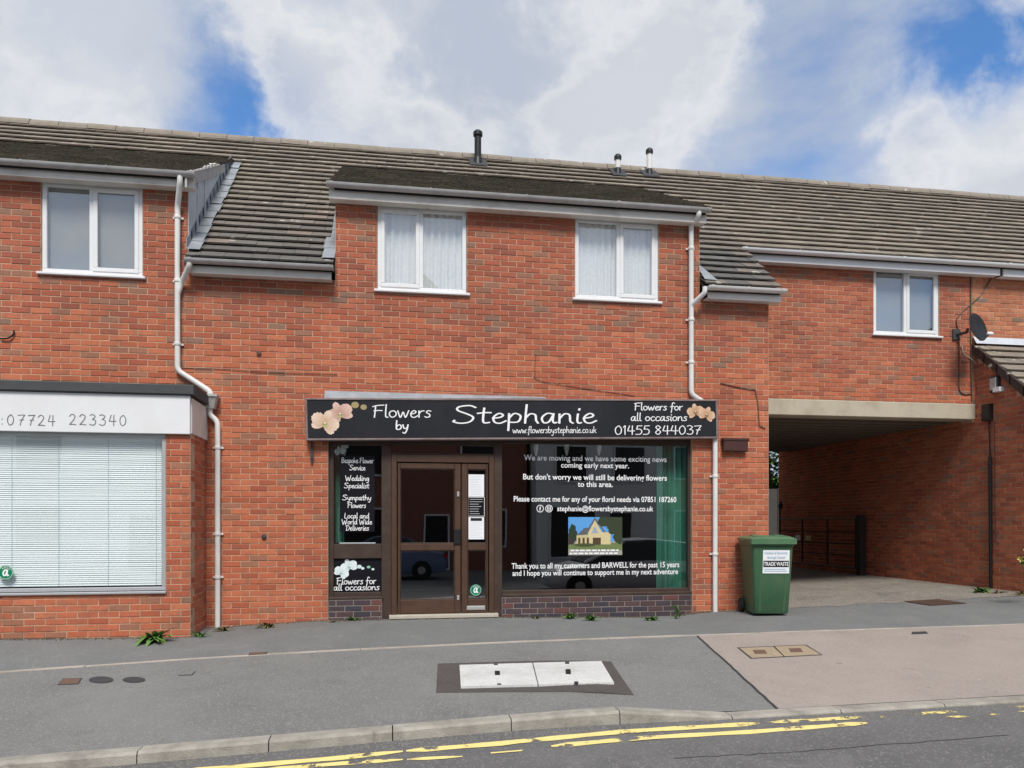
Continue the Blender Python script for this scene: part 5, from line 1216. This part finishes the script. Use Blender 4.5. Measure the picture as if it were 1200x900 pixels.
# tarred joint along the edge of the crossover
b = MB()
for i in range(25):
    y = Y1 - .035 + (Y2 - Y1 + .04) * i / 24; x = xcross(0, y) + random.uniform(-.006, .006)
    b.v += [(x - .012, y, gz(x, y) + .0062), (x + .010, y, gz(x, y) + .0062)]
b.f += [(2 * i, 2 * i + 2, 2 * i + 3, 2 * i + 1) for i in range(24)]; struct(b.build('tar_joint', M_iron))
# ------------------------------------------------------------------ passage: beam, soffit, gate
b = MB(); b.bbox(XR + .008, XB - .002, YA - .015, YA + .28, zlb, zlt - .003, .012); label(b.build('beam', M_conc, b_arch), 'pale concrete beam over the passage mouth')
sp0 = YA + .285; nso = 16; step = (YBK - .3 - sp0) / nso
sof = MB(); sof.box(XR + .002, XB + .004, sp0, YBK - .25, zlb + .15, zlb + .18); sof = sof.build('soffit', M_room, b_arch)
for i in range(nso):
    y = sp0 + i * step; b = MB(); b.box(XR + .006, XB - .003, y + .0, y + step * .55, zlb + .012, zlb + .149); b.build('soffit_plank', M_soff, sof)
b = MB(); b.box(XR + .01, XB, YBK - .25, YBK - .05, zlb + .20, ZE); b.build('rear_wall', M_wall, b_arch)
b = MB(); b.box(XL, XR - .01, YBK - .25, YBK - .05, -.3, ZE - .1); b.build('rear_wall', M_wall, b_shop)
XGt = XB - .16
gt = root('field_gate', 'dark metal barred gate swung open against the passage wall', 'gate', (XGt, onX(1003, 640, XGt).y, gz(XGt, 4)))
ga, gb = onX(1003, 607, XGt), onX(914, 609, XGt); gzb = onX(985, 664, XGt).z
M_gate = mat('dark_gate_paint', (.030, .028, .028), .6, .15, 12)
for zz in (0, .24, .48, .72, 1.0):
    z = gzb + (ga.z - gzb) * zz; b = MB(); b.tube([(XGt, ga.y, z), (XGt, gb.y, z)], .022 if zz in (0, 1.) else .014, 8); b.build('rail', mat('worn_gate_rail', (.16, .13, .11), .5, .2, 12) if zz in (0, 1.) else M_gate, gt)
for i in range(4):
    y = ga.y + (gb.y - ga.y) * i / 3; b = MB(); b.box(XGt - .016, XGt + .016, y - .014, y + .014, gzb, ga.z); b.build('upright', M_gate, gt)
b = MB(); b.box(XGt - .05, XGt + .07, ga.y - .22, ga.y - .08, gz(XGt, ga.y), ga.z + .06); b.build('hanging_post', M_gate, gt)
b = MB(); b.tube([(XGt, gb.y, gzb - .1), (XGt, gb.y, ga.z + .25)], .02, 8); b.build('latch_post', M_gate, gt); b = MB(); b.lathe([(.01, 0), (.05, .04), (.055, .12), (.02, .2)], (XGt, gb.y - .03, ga.z + .22), 10); b.build('finial', M_gate, gt)
for px, py_, m, w in ((935, 630, M_paper, .11), (947, 630.5, mat('yellow_notice', (.55, .55, .25), .6, .05, 6), .12)):
    p = onX(px, py_, XGt - .02); b = MB(); b.box(XGt - .026, XGt - .018, p.y - w, p.y + w, p.z - .06, p.z + .06); b.build('plate', m, gt)

# ------------------------------------------------------------------ wheelie bin
BX, BY = WX(897, -.46), -.46
bn = root('wheelie_bin', 'green wheeled refuse bin with flat lid and white trade waste label', 'bin', (BX, BY, gz(BX, BY)), R(-11))
def rbox(mb, levels, seg=5):
    """stack of rounded rectangles: (z, half x, y front, y back, corner radius)"""
    n = 4 * (seg + 1)
    for (z, hx_, yf, yb, rr) in levels:
        for cx, cy, a0 in ((hx_ - rr, yb - rr, 0), (-hx_ + rr, yb - rr, 90), (-hx_ + rr, yf + rr, 180), (hx_ - rr, yf + rr, 270)):
            for k in range(seg + 1): q = R(a0 + 90 * k / seg); mb.v.append((cx + rr * math.cos(q), cy + rr * math.sin(q), z))
    for i in range(len(levels) - 1):
        for k in range(n): mb.f.append((i * n + k, i * n + (k + 1) % n, (i + 1) * n + (k + 1) % n, (i + 1) * n + k))
    mb.f += [tuple(range(n))[::-1], tuple(range((len(levels) - 1) * n, len(levels) * n))]; return mb
rbox(MB(), [(.03, .225, -.26, .20, .05), (.05, .232, -.275, .21, .05), (.50, .252, -.315, .27, .05), (.93, .272, -.345, .33, .05), (.94, .285, -.36, .34, .05), (1.0, .288, -.362, .345, .05)]).build('body', M_bin, bn, local=True, smooth=True)
for s in (-1, 1):
    b = MB(); b.prism([(s * .155 - .012, -.262, .06), (s * .155 + .012, -.262, .06), (s * .17 + .012, -.305, .54), (s * .17 - .012, -.305, .54)], (0, -.018, 0)); b.build('front_rib', M_bin, bn, local=True)
lid = rbox(MB(), [(1.0, .300, -.385, .36, .05), (1.035, .302, -.39, .36, .05), (1.05, .285, -.37, .35, .06), (1.07, .21, -.27, .28, .10), (1.075, .12, -.18, .2, .10)]).build('lid', M_lid_skylit, bn, local=True, smooth=True)
rbox(MB(), [(.965, .304, -.394, -.33, .03), (1.034, .306, -.396, -.33, .03)]).build('lid_lip', M_lid_skylit, lid, local=True, smooth=True)
for s in (-1, 1):
    b = MB(); b.prism([(s * .17 - .07, -.33, 1.05), (s * .17 + .07, -.33, 1.05), (s * .15 + .05, .05, 1.072), (s * .15 - .05, .05, 1.072)], (0, 0, .016)); b.build('lid_ridge', M_lid_skylit, lid, local=True)
b = MB(); b.tube([(-.25, .38, 1.0), (.25, .38, 1.0)], .017, 10)
for s in (-.24, -.08, .08, .24): b.box(s - .012, s + .012, .33, .385, .975, 1.01)
b.build('handle', M_bin, bn, local=True, smooth=True)
for s in (-1, 1):
    b = MB(); b.lathe([(.055, -.024), (.092, -.022), (.1, -.012), (.1, .012), (.092, .022), (.055, .024)], (s * .262, .245, .1), 22, 'X'); w = b.build('wheel', M_rubber, bn, local=True, smooth=True)
    b = MB(); b.lathe([(.02, -.03), (.05, -.026), (.05, .026), (.02, .03)], (s * .262, .245, .1), 16, 'X'); b.build('hub', M_iron, w, local=True, smooth=True)
b = MB(); b.tube([(-.262, .245, .1), (.262, .245, .1)], .012, 8); b.build('axle', M_iron, bn, local=True)
# label lies on the sloping front face
ang = math.atan(.07 / .88); lx0, lx1, lz0, lz1 = -.135, .215, .575, .885
def on_face(x, z, o=.003): return (x, -.3225 - (z - .60) * math.tan(ang) * 1.0 - o - .004, z)
plate = MB(); plate.quad(on_face(lx0, lz0), on_face(lx1, lz0), on_face(lx1, lz1), on_face(lx0, lz1)); plate = plate.build('label_plate', M_paper, bn, local=True)
def face_quad(x0, x1, z0, z1, m, name, o=.005): b = MB(); b.quad(on_face(x0, z0, o), on_face(x1, z0, o), on_face(x1, z1, o), on_face(x0, z1, o)); return b.build(name, m, plate, local=True)
face_quad(lx0 + .008, lx1 - .008, .66, .745, M_black_v, 'black_band')
def face_text(txt, x0, x1, z, h, m, o=.007, bold=.02):
    vs, fs, _ = font_text(txt, bold); a = min(v[0] for v in vs); c = max(v[0] for v in vs); k = (x1 - x0) / (c - a)
    b = MB(); b.add([on_face(x0 + (v[0] - a) * k, z + v[1] * h, o) for v in vs], fs); return b.build('lettering', m, plate, local=True)
M_blue = mat('faded_blue_print', (.42, .55, .66), .6, .05, 6)
face_text('TRADE WASTE', lx0 + .015, lx1 - .015, .678, .072, M_print); face_text('Hinckley & Bosworth', lx0 + .02, lx1 - .03, .835, .045, M_blue); face_text('Borough Council', lx0 + .06, lx1 - .06, .775, .045, M_blue)
face_quad(lx0 + .02, lx1 - .03, .60, .612, M_blue, 'fine_print'); face_quad(lx0 + .02, lx1 - .05, .625, .637, M_blue, 'fine_print')

# ------------------------------------------------------------------ fixings on the walls
r = rect(848.5, 514, 877, 529, -.09)
o = root('wall_box', 'dark red-brown rectangular box fixed to brickwork above the green bin', 'box', (r[0], -.09, r[2])); M_wb = mat('dark_red_brown', (.060, .022, .018), .5, .1, 8)
b = MB(); b.bbox(r[0], r[1], -.09, -.002, r[2], r[3], .012); b.build('case', M_wb, o); b = MB(); b.bbox(r[0] - .012, r[1] + .012, -.10, -.002, r[3] - .03, r[3] + .008, .006); b.build('cover', M_wb, o)
# satellite dish
pm_ = W(1121, 392, YA - .02); c = W(1142, 385, YA - .42)
o = root('satellite_dish', 'black oval satellite dish on a wall arm beside the upper window', 'satellite dish', (pm_.x, YA, pm_.z))
b = MB(); b.bbox(pm_.x - .07, pm_.x + .07, YA - .03, YA - .002, pm_.z - .09, pm_.z + .09); b.build('wall_plate', M_iron, o)
b = MB(); b.tube([(pm_.x, YA - .02, pm_.z), (pm_.x + .05, YA - .20, pm_.z), (c.x - .06, c.y + .08, c.z + .0)], .024, 10); b.build('arm', M_iron, o, smooth=True)
nrm = Vector((.34, -.91, .22)).normalized(); ax = nrm.cross(Vector((0, 0, 1))).normalized(); ay = ax.cross(nrm).normalized()
b = MB(); nr, na = 6, 28
b.v.append(tuple(c))
for i in range(1, nr + 1):
    for k in range(na): q = 2 * math.pi * k / na; t = i / nr; b.v.append(tuple(c + ax * .24 * t * math.cos(q) + ay * .24 * t * math.sin(q) + nrm * .055 * t * t))
b.f += [(0, 1 + k, 1 + (k + 1) % na) for k in range(na)]
for i in range(nr - 1): b.f += [(1 + i * na + k, 1 + (i + 1) * na + k, 1 + (i + 1) * na + (k + 1) % na, 1 + i * na + (k + 1) % na) for k in range(na)]
dsh = b.build('reflector', M_black, o, smooth=True); sol = dsh.modifiers.new('thick', 'SOLIDIFY'); sol.thickness = .008
l0 = c - ay * .22 + nrm * .03; l1 = W(1160, 391, c.y - .1)
b = MB(); b.tube([l0, l0.lerp(l1, .6) - Vector((0, 0, .03)), l1], .010, 8); b.build('feed_arm', M_iron, o)
b = MB(); b.lathe([(.018, -.05), (.03, -.03), (.03, .03), (.02, .05)], l1, 12, 'X'); b.build('receiver_head', M_paper, o, smooth=True)
def cable(path, r, m, lab, bend=True):
    P = [Vector(p) for p in path]; Q = [P[0]]
    for i in range(len(P) - 1):
        a, b_, c_, d_ = P[max(i - 1, 0)], P[i], P[i + 1], P[min(i + 2, len(P) - 1)]
        for j in range(1, 6):
            t = j / 5; Q.append(.5 * ((2 * b_) + (c_ - a) * t + (2 * a - 5 * b_ + 4 * c_ - d_) * t * t + (3 * b_ - a - 3 * c_ + d_) * t ** 3) if bend else b_.lerp(c_, t))
    mb = MB(); mb.tube(Q, r, 6); return thing(mb.build('cable', m, smooth=True), lab, 'cable')
A_ = lambda px, py_: W(px, py_, YA - .012); F_ = lambda px, py_: W(px, py_, -.010)
cable([A_(1164, 322), A_(1150, 345), A_(1136, 358), A_(1122, 372), A_(1122, 384), A_(1128, 392)], .007, M_black, 'black cable looping from the white eaves down to the dish arm')
cable([A_(1124, 396), A_(1124, 430), A_(1124, 455), A_(1130, 462), A_(1138, 461)], .010, M_rust, 'brown cable dropping straight from the dish plate to the beam')
cable([A_(1137.5, 322), A_(1137.5, 400), A_(1138, 440), A_(1139, 470)], .008, M_iron, 'dark cable down the joint between the old and new brickwork')
cable([A_(1127, 404), A_(1130, 415), A_(1140, 422), W(1152, 436, YA - .02)], .006, M_wpipe, 'thin pale cable from the dish to the side building gable')
cable([F_(210, 431), F_(260, 432.5), F_(320, 436.5), F_(395, 438.5)], .004, M_iron, 'thin dark cable lying across the brickwork left of the fascia sign')
cable([F_(628, 415), F_(627, 436), F_(633, 446), F_(690, 456), F_(746, 464)], .0035, M_iron, 'thin dark cable drooping to the top of the fascia sign')
cable([F_(844, 449), F_(872, 455), F_(885, 457), F_(888, 470), F_(890, 499), F_(897, 502)], .007, M_rust, 'brown cable hooked on the brickwork above the wall box', False)
o = cable([W(0, 397, -.02), W(10, 396, -.03), W(16, 391, -.02), W(16, 387, -.01)], .010, M_black, 'short black cable with grey clip on the upper left brickwork')
# side building: bulkhead lamp, black box and pipe
XS_ = XB
p = onX(1168, 449, XS_); o = root('bulkhead_lamp', 'small grey bulkhead light on the gable above the black box', 'light', tuple(p))
def on_side(px, py_): return onX(px, py_, XS_)
pa, pb = on_side(1164, 461), on_side(1173, 440)
b = MB(); b.box(XS_ - .07, XS_ - .002, min(pa.y, pb.y), max(pa.y, pb.y), pa.z, pb.z); b.build('case', M_iron, o)
b = MB(); b.box(XS_ - .085, XS_ - .071, min(pa.y, pb.y) + .02, max(pa.y, pb.y) - .02, pa.z + .04, pb.z - .03); b.build('lens', M_grey, o)
pa, pb = on_side(1169, 460), on_side(1177, 453); b = MB(); b.box(XS_ - .09, XS_ - .003, pb.y, pa.y - .0, pa.z, pb.z); b.build('sensor', M_paper, o)
pa, pb = on_side(1155, 494), on_side(1164, 473); o = root('junction_box', 'black box on the side building wall above a black pipe', 'box', tuple(pa)); b = MB(); b.box(XS_ - .08, XS_ - .002, min(pa.y, pb.y), max(pa.y, pb.y), pa.z, pb.z); b.build('case', M_black, o)
q1, q2, q3 = on_side(1161, 494), on_side(1162, 535), on_side(1163, 692); o = root('conduit', 'black plastic pipe standing against the passage side wall', 'pipe', tuple(q3)); b = MB(); b.tube([(XS_ - .03, q2.y, q2.z), (XS_ - .03, q3.y, q3.z - .05)], .026, 10); b.build('pipe', M_black, o, smooth=True)
b = MB(); b.tube([(XS_ - .03, q1.y, q1.z), (XS_ - .03, q2.y, q2.z)], .012, 8); b.build('upper_cable', M_black, o)
q1, q2 = on_side(1166, 494), on_side(1167, 636); b = MB(); b.tube([(XS_ - .012, q1.y, q1.z), (XS_ - .012, q2.y, q2.z), (XS_ - .012, q2.y - .08, q2.z - .0)], .006, 6); thing(b.build('cable', M_iron), 'thin dark cable beside the black pipe on the passage side wall', 'cable')
for px, py_, lab in ((303, 413, 'short pipe stub poking from the brickwork above the flower shop fascia end'), (309, 629, 'small dark ring fixing on the brickwork beside the service list window')):
    p = W(px, py_, -.03); b = MB(); b.lathe([(.02, 0), (.03, .005), (.03, .028)], p, 12, 'Y'); thing(b.build('wall_fixing', M_rust if px == 303 else M_iron, smooth=True), lab, 'fixing')

# ------------------------------------------------------------------ weeds
def blade(base, dirv, L, w, droop, n=5):
    vs, fs = [], []; d = Vector(dirv).normalized(); side = d.cross(Vector((0, 0, 1)))
    side = side.normalized() if side.length > .01 else Vector((1, 0, 0))
    for i in range(n + 1):
        t = i / n; p = Vector(base) + d * L * t - Vector((0, 0, droop * L * t * t)); ww = w * math.sin(math.pi * (.12 + .88 * t) ** .8) if i < n else .001
        vs += [p - side * ww / 2 + Vector((0, 0, .12 * ww)), p, p + side * ww / 2 + Vector((0, 0, .12 * ww))]
    for i in range(n): k = 3 * i; fs += [(k, k + 1, k + 4, k + 3), (k + 1, k + 2, k + 5, k + 4)]
    return vs, fs
def weed(px, py_, n, L, w, up, lab, m=None, single=False, name='weed', Y=None, seed=0, stems=None):
    rnd = random.Random(px * 7 + seed); p = hit(px, py_)
    o = root(name, lab, 'weed', (p.x, p.y, gz(p.x, p.y)), 0); p = Vector((p.x, p.y, gz(p.x, p.y))); big = MB(); L *= 1.25; w *= 1.3; up *= 1.6; n = int(n * 1.3)
    for i in range(n):
        q = rnd.uniform(0, 2 * math.pi); d = (math.cos(q), -abs(math.sin(q)) * .9, up * rnd.uniform(.6, 1.5)); base = p + Vector((rnd.uniform(-.04, .04), rnd.uniform(-.02, .0), 0))
        if stems: base += Vector((rnd.uniform(-.02, .02), 0, rnd.uniform(.0, stems)))
        vs, fs = blade(base, d, L * rnd.uniform(.6, 1.1), w * rnd.uniform(.7, 1.2), rnd.uniform(.2, .8) * (.4 if stems else 1))
        if single: MB().add(vs, fs).build('leaf', m or M_leaf, o, smooth=True)
        else: big.add(vs, fs)
    if stems: s = MB(); s.tube([p, p + Vector((.01, 0, stems))], .005, 6); s.build('stem', M_leaf, o)
    if not single: big.build('leaves', m or M_leaf, o, smooth=True)
    return o
weed(181, 751, 26, .26, .055, .5, 'large bright green dock-like weed at the foot of the brick pier', single=True)
weed(80, 746, 30, .07, .022, .8, 'tall thin green weed against the wall below the blind', stems=.33)
weed(234, 746, 22, .16, .018, .5, 'low grassy weed in the corner beside the downpipe foot'); weed(262, 739, 22, .15, .02, .5, 'dry grassy tuft right of the downpipe foot', M_leafd)
weed(314, 735, 24, .17, .022, .45, 'dry brown tuft at the wall between downpipe and shopfront', M_leafd); weed(413, 727, 16, .10, .03, .6, 'small green weed under the orchid slogan panel')
weed(390, 729, 12, .07, .02, .4, 'tiny dry sprig at the left end of the dark plinth', M_leafd)
weed(628, 725, 12, .09, .02, .6, 'small pale sprig on the plinth nearest the door', M_leafd); weed(668, 725, 22, .14, .03, .9, 'upright green weed on the plinth under the window message'); weed(691, 727, 24, .14, .04, .9, 'fuller bright green weed beside the upright one on the plinth')
weed(762, 727, 20, .12, .035, .7, 'bushy green weed on the plinth below the green curtain'); weed(793, 726, 24, .06, .02, .8, 'slender tall weed at the right end of the dark plinth', stems=.2)
weed(1146, 694, 30, .22, .035, .4, 'low green weeds at the foot of the passage side wall'); weed(1168, 695, 18, .16, .02, .3, 'dry low weeds by the black pipe foot', M_leafd); weed(1198, 697, 20, .2, .03, .3, 'dry low weeds along the side building wall', M_leafd)
p = hit(1206, 712); o = root('flowering_plant', 'pale yellow flowering plant reaching into view by the side building', 'plant', (p.x, p.y, gz(p.x, p.y)))
b = MB(); cen = W(1199, 650, p.y); b.tube([p, p.lerp(cen, .5) + Vector((.05, 0, 0)), cen + Vector((.12, 0, .0))], .008, 6); b.build('stem', M_leaf, o)
rnd = random.Random(4)
for i in range(26):
    c0 = cen + Vector((rnd.uniform(-.05, .3), rnd.uniform(-.12, .12), rnd.uniform(-.13, .13))); fl = MB()
    for k in range(5):
        q = 2 * math.pi * k / 5 + i; vs, fs = blade(c0, (math.cos(q), -.6, math.sin(q)), .05, .04, .1, 3); fl.add(vs, fs)
    fl.build('flower' if i % 3 else 'leaf', M_petal if i % 3 else M_leaf, o)

# ------------------------------------------------------------------ the yard behind the passage
def tree(x, y, h, r, lab, seed):
    rnd = random.Random(seed); o = root('tree', lab, 'tree', (x, y, .2)); b = MB(); b.tube([(x, y, 0), (x + .1, y, h * .3), (x - .05, y + .1, h * .55), (x, y, h * .8)], .15, 8, radii=[.18, .14, .1, .04])
    for k in range(5): q = k * 1.3; b.tube([(x, y, h * (.3 + .08 * k)), (x + math.cos(q) * r * .6, y + math.sin(q) * r * .6, h * (.5 + .08 * k))], .05, 6, radii=[.06, .02])
    b.build('trunk', M_bark, o); b = MB()
    for i in range(7000):
        v = Vector((rnd.gauss(0, 1), rnd.gauss(0, 1), rnd.gauss(0, 1))).normalized() * r * rnd.uniform(.45, 1) ** .5
        v *= .8 + .35 * noise.noise(v * 1.3 + Vector((seed, 0, 0))); cpt = Vector((x, y, h * .62)) + Vector((v.x, v.y, v.z * h * .42 / r)); q = rnd.uniform(0, 6.28)
        vs, fs = blade(cpt, (math.cos(q), math.sin(q), rnd.uniform(-.5, .5)), .2, .13, .3, 2); b.add(vs, fs)
    b.build('crown', M_tree, o)
tree(12.9, 14.2, 6.2, 1.9, 'leafy green tree glimpsed through the far end of the passage', 3)
gf = root('yard_fence', 'dark timber fence glimpsed at the far end of the passage', 'fence', (11, 12.2, .1))
for i in range(16): b = MB(); b.box(9.9 + i * .32, 10.24 + i * .32, 12.2, 12.23, .0, 2.3 + .02 * (i % 3)); b.build('fence_board', mat('fence_wood', (.07, .065, .06), .9, .15, 6), gf)

rb = root('added_light_block', 'plain unseen block added behind the passage to shut out daylight', 'building', (7, 9.4, 0))  # added mass, out of view, that keeps the far end of the passage dark
b = MB(); b.box(3.0, 9.7, 9.4, 18, -.1, 7.0); b.build('wall', M_wall, rb); b = MB(); b.prism([(2.8, 9.2, 6.9), (2.8, 13.7, 9.4), (2.8, 18.3, 6.9)], (7.1, 0, 0)); b.build('roof', M_black, rb)
# ------------------------------------------------------------------ across the road (seen only as reflections)
ZO = -.62
b = MB(); b.box(-30, 40, -60, -9.3, -1.4, ZO + .03); struct(b.build('opposite_pavement', M_asph))
M_rend = mat('white_render', (.80, .80, .78), .8, .05, 2); M_obr = mat('red_brick_far', (.30, .12, .08), .9, .15, 6); M_slate = mat('roof_slate', (.06, .06, .065), .7, .15, 4); M_gw = mat('dark_window', (.02, .022, .025), .15, .05, 4)
def house(x0, x1, yf, h, ridge, gable, m, lab, wins, name='house'):
    o = root(name, lab, 'building', ((x0 + x1) / 2, yf, ZO)); yb = yf - 8; xm = (x0 + x1) / 2; b = MB()
    if gable: b.prism([(x0, yf, ZO), (x1, yf, ZO), (x1, yf, h), (xm, yf, ridge), (x0, yf, h)], (0, -8, 0))
    else: b.box(x0, x1, yb, yf, ZO, h)
    b.build('wall', m, o); b = MB()
    if gable:
        for s, xx in ((1, x0), (-1, x1)):
            d = (xm - xx); e = (ridge - h) / d
            b.prism([(xx - d * .06, yf + .3, h - e * d * .06 + .05), (xm, yf + .3, ridge + .05), (xm, yf + .3, ridge + .22), (xx - d * .06, yf + .3, h - e * d * .06 + .22)], (0, -8.4, 0))
    else:
        ym = (yf + yb) / 2; b.prism([(x0 - .1, yf + .35, h - .1), (x0 - .1, ym, ridge), (x0 - .1, yb - .35, h - .1), (x0 - .1, ym, ridge - .25)], (x1 - x0 + .2, 0, 0))
    b.build('roof', M_slate, o)
    for (a, c, z0, z1) in wins:
        w = MB(); w.box(a, c, yf - .02, yf + .012, ZO + z0, ZO + z1); w = w.build('window', M_gw, o); frame_mb(a, c, ZO + z0, ZO + z1, yf + .013, yf + .06, .07).build('frame', M_rend, w)
    return o
house(-2.6, 5.4, -19, 6.4, 10.4, True, M_obr, 'tall brick gabled house across the road, seen reflected in the shop glass', [(-1.8, .4, .9, 2.4), (1.4, 2.4, .05, 2.2), (3, 4.6, .9, 2.4), (-1.6, 0, 3.6, 5.2), (2.8, 4.4, 3.6, 5.2)])
house(5.6, 10.6, -18, 5.2, 7.2, False, M_rend, 'white rendered shop across the road, seen reflected in the shop glass', [(6.1, 7.9, .5, 2.5), (8.4, 9.4, .05, 2.3), (6.3, 7.6, 3.4, 4.8), (8.6, 9.9, 3.4, 4.8)])
house(10.8, 21, -19.5, 5.6, 8.2, False, M_obr, 'long brick terrace across the road, seen reflected in the shop glass', [(11.6, 13.2, .9, 2.4), (14, 15, .05, 2.2), (16, 17.6, .9, 2.4), (11.6, 13.2, 3.6, 5), (16, 17.6, 3.6, 5)])
house(-14, -3, -20, 5.4, 7.8, False, M_rend, 'pale rendered terrace across the road, seen reflected in upper windows', [(-12.6, -11, .9, 2.4), (-9, -8, .05, 2.2), (-6.8, -5, .9, 2.4), (-12.6, -11, 3.6, 5), (-6.8, -5, 3.6, 5)])
def car(x, y, rz, col, lab, hatch=True):
    o = root('parked_car', lab, 'car', (x, y, ZO + (.03 if y < -9.3 else .0)), rz); L = 4.2; m = mat('car_paint_%d' % int(col[2] * 1000), col, .25, .02, 3, spec=.6)
    # side outline stations: x, sill, belt, half width
    st = [(-2.1, .45, .72, .62), (-2.05, .30, .88, .76), (-1.7, .22, .93, .84), (-.8, .20, .94, .87), (.5, .20, .92, .87), (1.2, .20, .86, .86), (1.7, .22, .76, .80), (2.0, .28, .64, .68), (2.1, .40, .55, .52)]
    b = MB(); n = 10
    for (xx, s, t, w) in st: b.v += [(xx, -w * .92, s), (xx, -w, s + .15), (xx, -w, (s + t) / 2), (xx, -w * .97, t - .06), (xx, -w * .86, t), (xx, w * .86, t), (xx, w * .97, t - .06), (xx, w, (s + t) / 2), (xx, w, s + .15), (xx, w * .92, s)]
    for i in range(len(st) - 1): b.f += [(i * n + k, (i + 1) * n + k, (i + 1) * n + (k + 1) % n, i * n + (k + 1) % n) for k in range(n)]
    b.f += [tuple(range(n)), tuple(range((len(st) - 1) * n, len(st) * n))[::-1]]; b.build('body', m, o, local=True, smooth=True)
    cb = [(-1.95, .90, .92, .70), (-1.55, .90, 1.36, .60), (-.6, .90, 1.46, .60), (.1, .90, 1.42, .60), (1.15, .86, .90, .74)]
    if not hatch: cb = [(-1.5, .90, .92, .70), (-.9, .90, 1.34, .60), (-.3, .90, 1.43, .60), (.2, .90, 1.40, .60), (1.15, .86, .90, .74)]
    b = MB()
    for (xx, s, t, w) in cb: b.v += [(xx, -.78, s), (xx, -w, t - .03), (xx, -w * .85, t), (xx, w * .85, t), (xx, w, t - .03), (xx, .78, s)]
    for i in range(len(cb) - 1): b.f += [(i * 6 + k, (i + 1) * 6 + k, (i + 1) * 6 + k + 1, i * 6 + k + 1) for k in range(5)]
    b.build('windows', M_gw, o, local=True, smooth=False); b = MB()
    for (xx, s, t, w) in cb[1:4]: b.v += [(xx, -w - .01, t - .05), (xx, -w * .85, t + .012), (xx, w * .85, t + .012), (xx, w + .01, t - .05)]
    for i in range(2): b.f += [(i * 4 + k, (i + 1) * 4 + k, (i + 1) * 4 + k + 1, i * 4 + k + 1) for k in range(3)]
    b.build('roof', m, o, local=True, smooth=True)
    for s in (-1, 1):
        for k in (0, 3):
            a, c = cb[k], cb[k + 1]; b = MB(); b.tube([(a[0], s * (a[3] if k else .78), a[2] - (.03 if k else 0)), (c[0], s * (.78 if k else c[3]), c[2] - (0 if k else .03))], .04, 6); b.build('pillar', m, o, local=True)
        for xx in (-1.3, 1.3):
            b = MB(); b.lathe([(.2, -.1), (.3, -.1), (.315, -.06), (.315, .06), (.3, .1), (.2, .1)], (xx, s * .79, .315), 22, 'Y'); w = b.build('wheel', M_rubber, o, local=True, smooth=True); b = MB(); b.lathe([(.05, -.11), (.2, -.09), (.2, .09), (.05, .11)], (xx, s * .79, .315), 18, 'Y'); b.build('rim', M_steel, w, local=True, smooth=True)
        b = MB(); b.box(1.80, 2.04, s * .55 - .12, s * .55 + .12, .58, .70); b.build('headlight', M_paper, o, local=True); b = MB(); b.box(-2.11, -1.95, s * .66 - .1, s * .66 + .1, .68, .84); b.build('tail_light', mat('red_lens', (.45, .01, .01), .3, .05, 6), o, local=True)
    return o
car(5.9, -8.35, R(180), (.62, .63, .64), 'silver hatchback parked opposite, seen reflected in the large shop window'); car(-.2, -14.6, R(180), (.16, .22, .36), 'blue saloon parked opposite, seen reflected in the brown shop door', False)
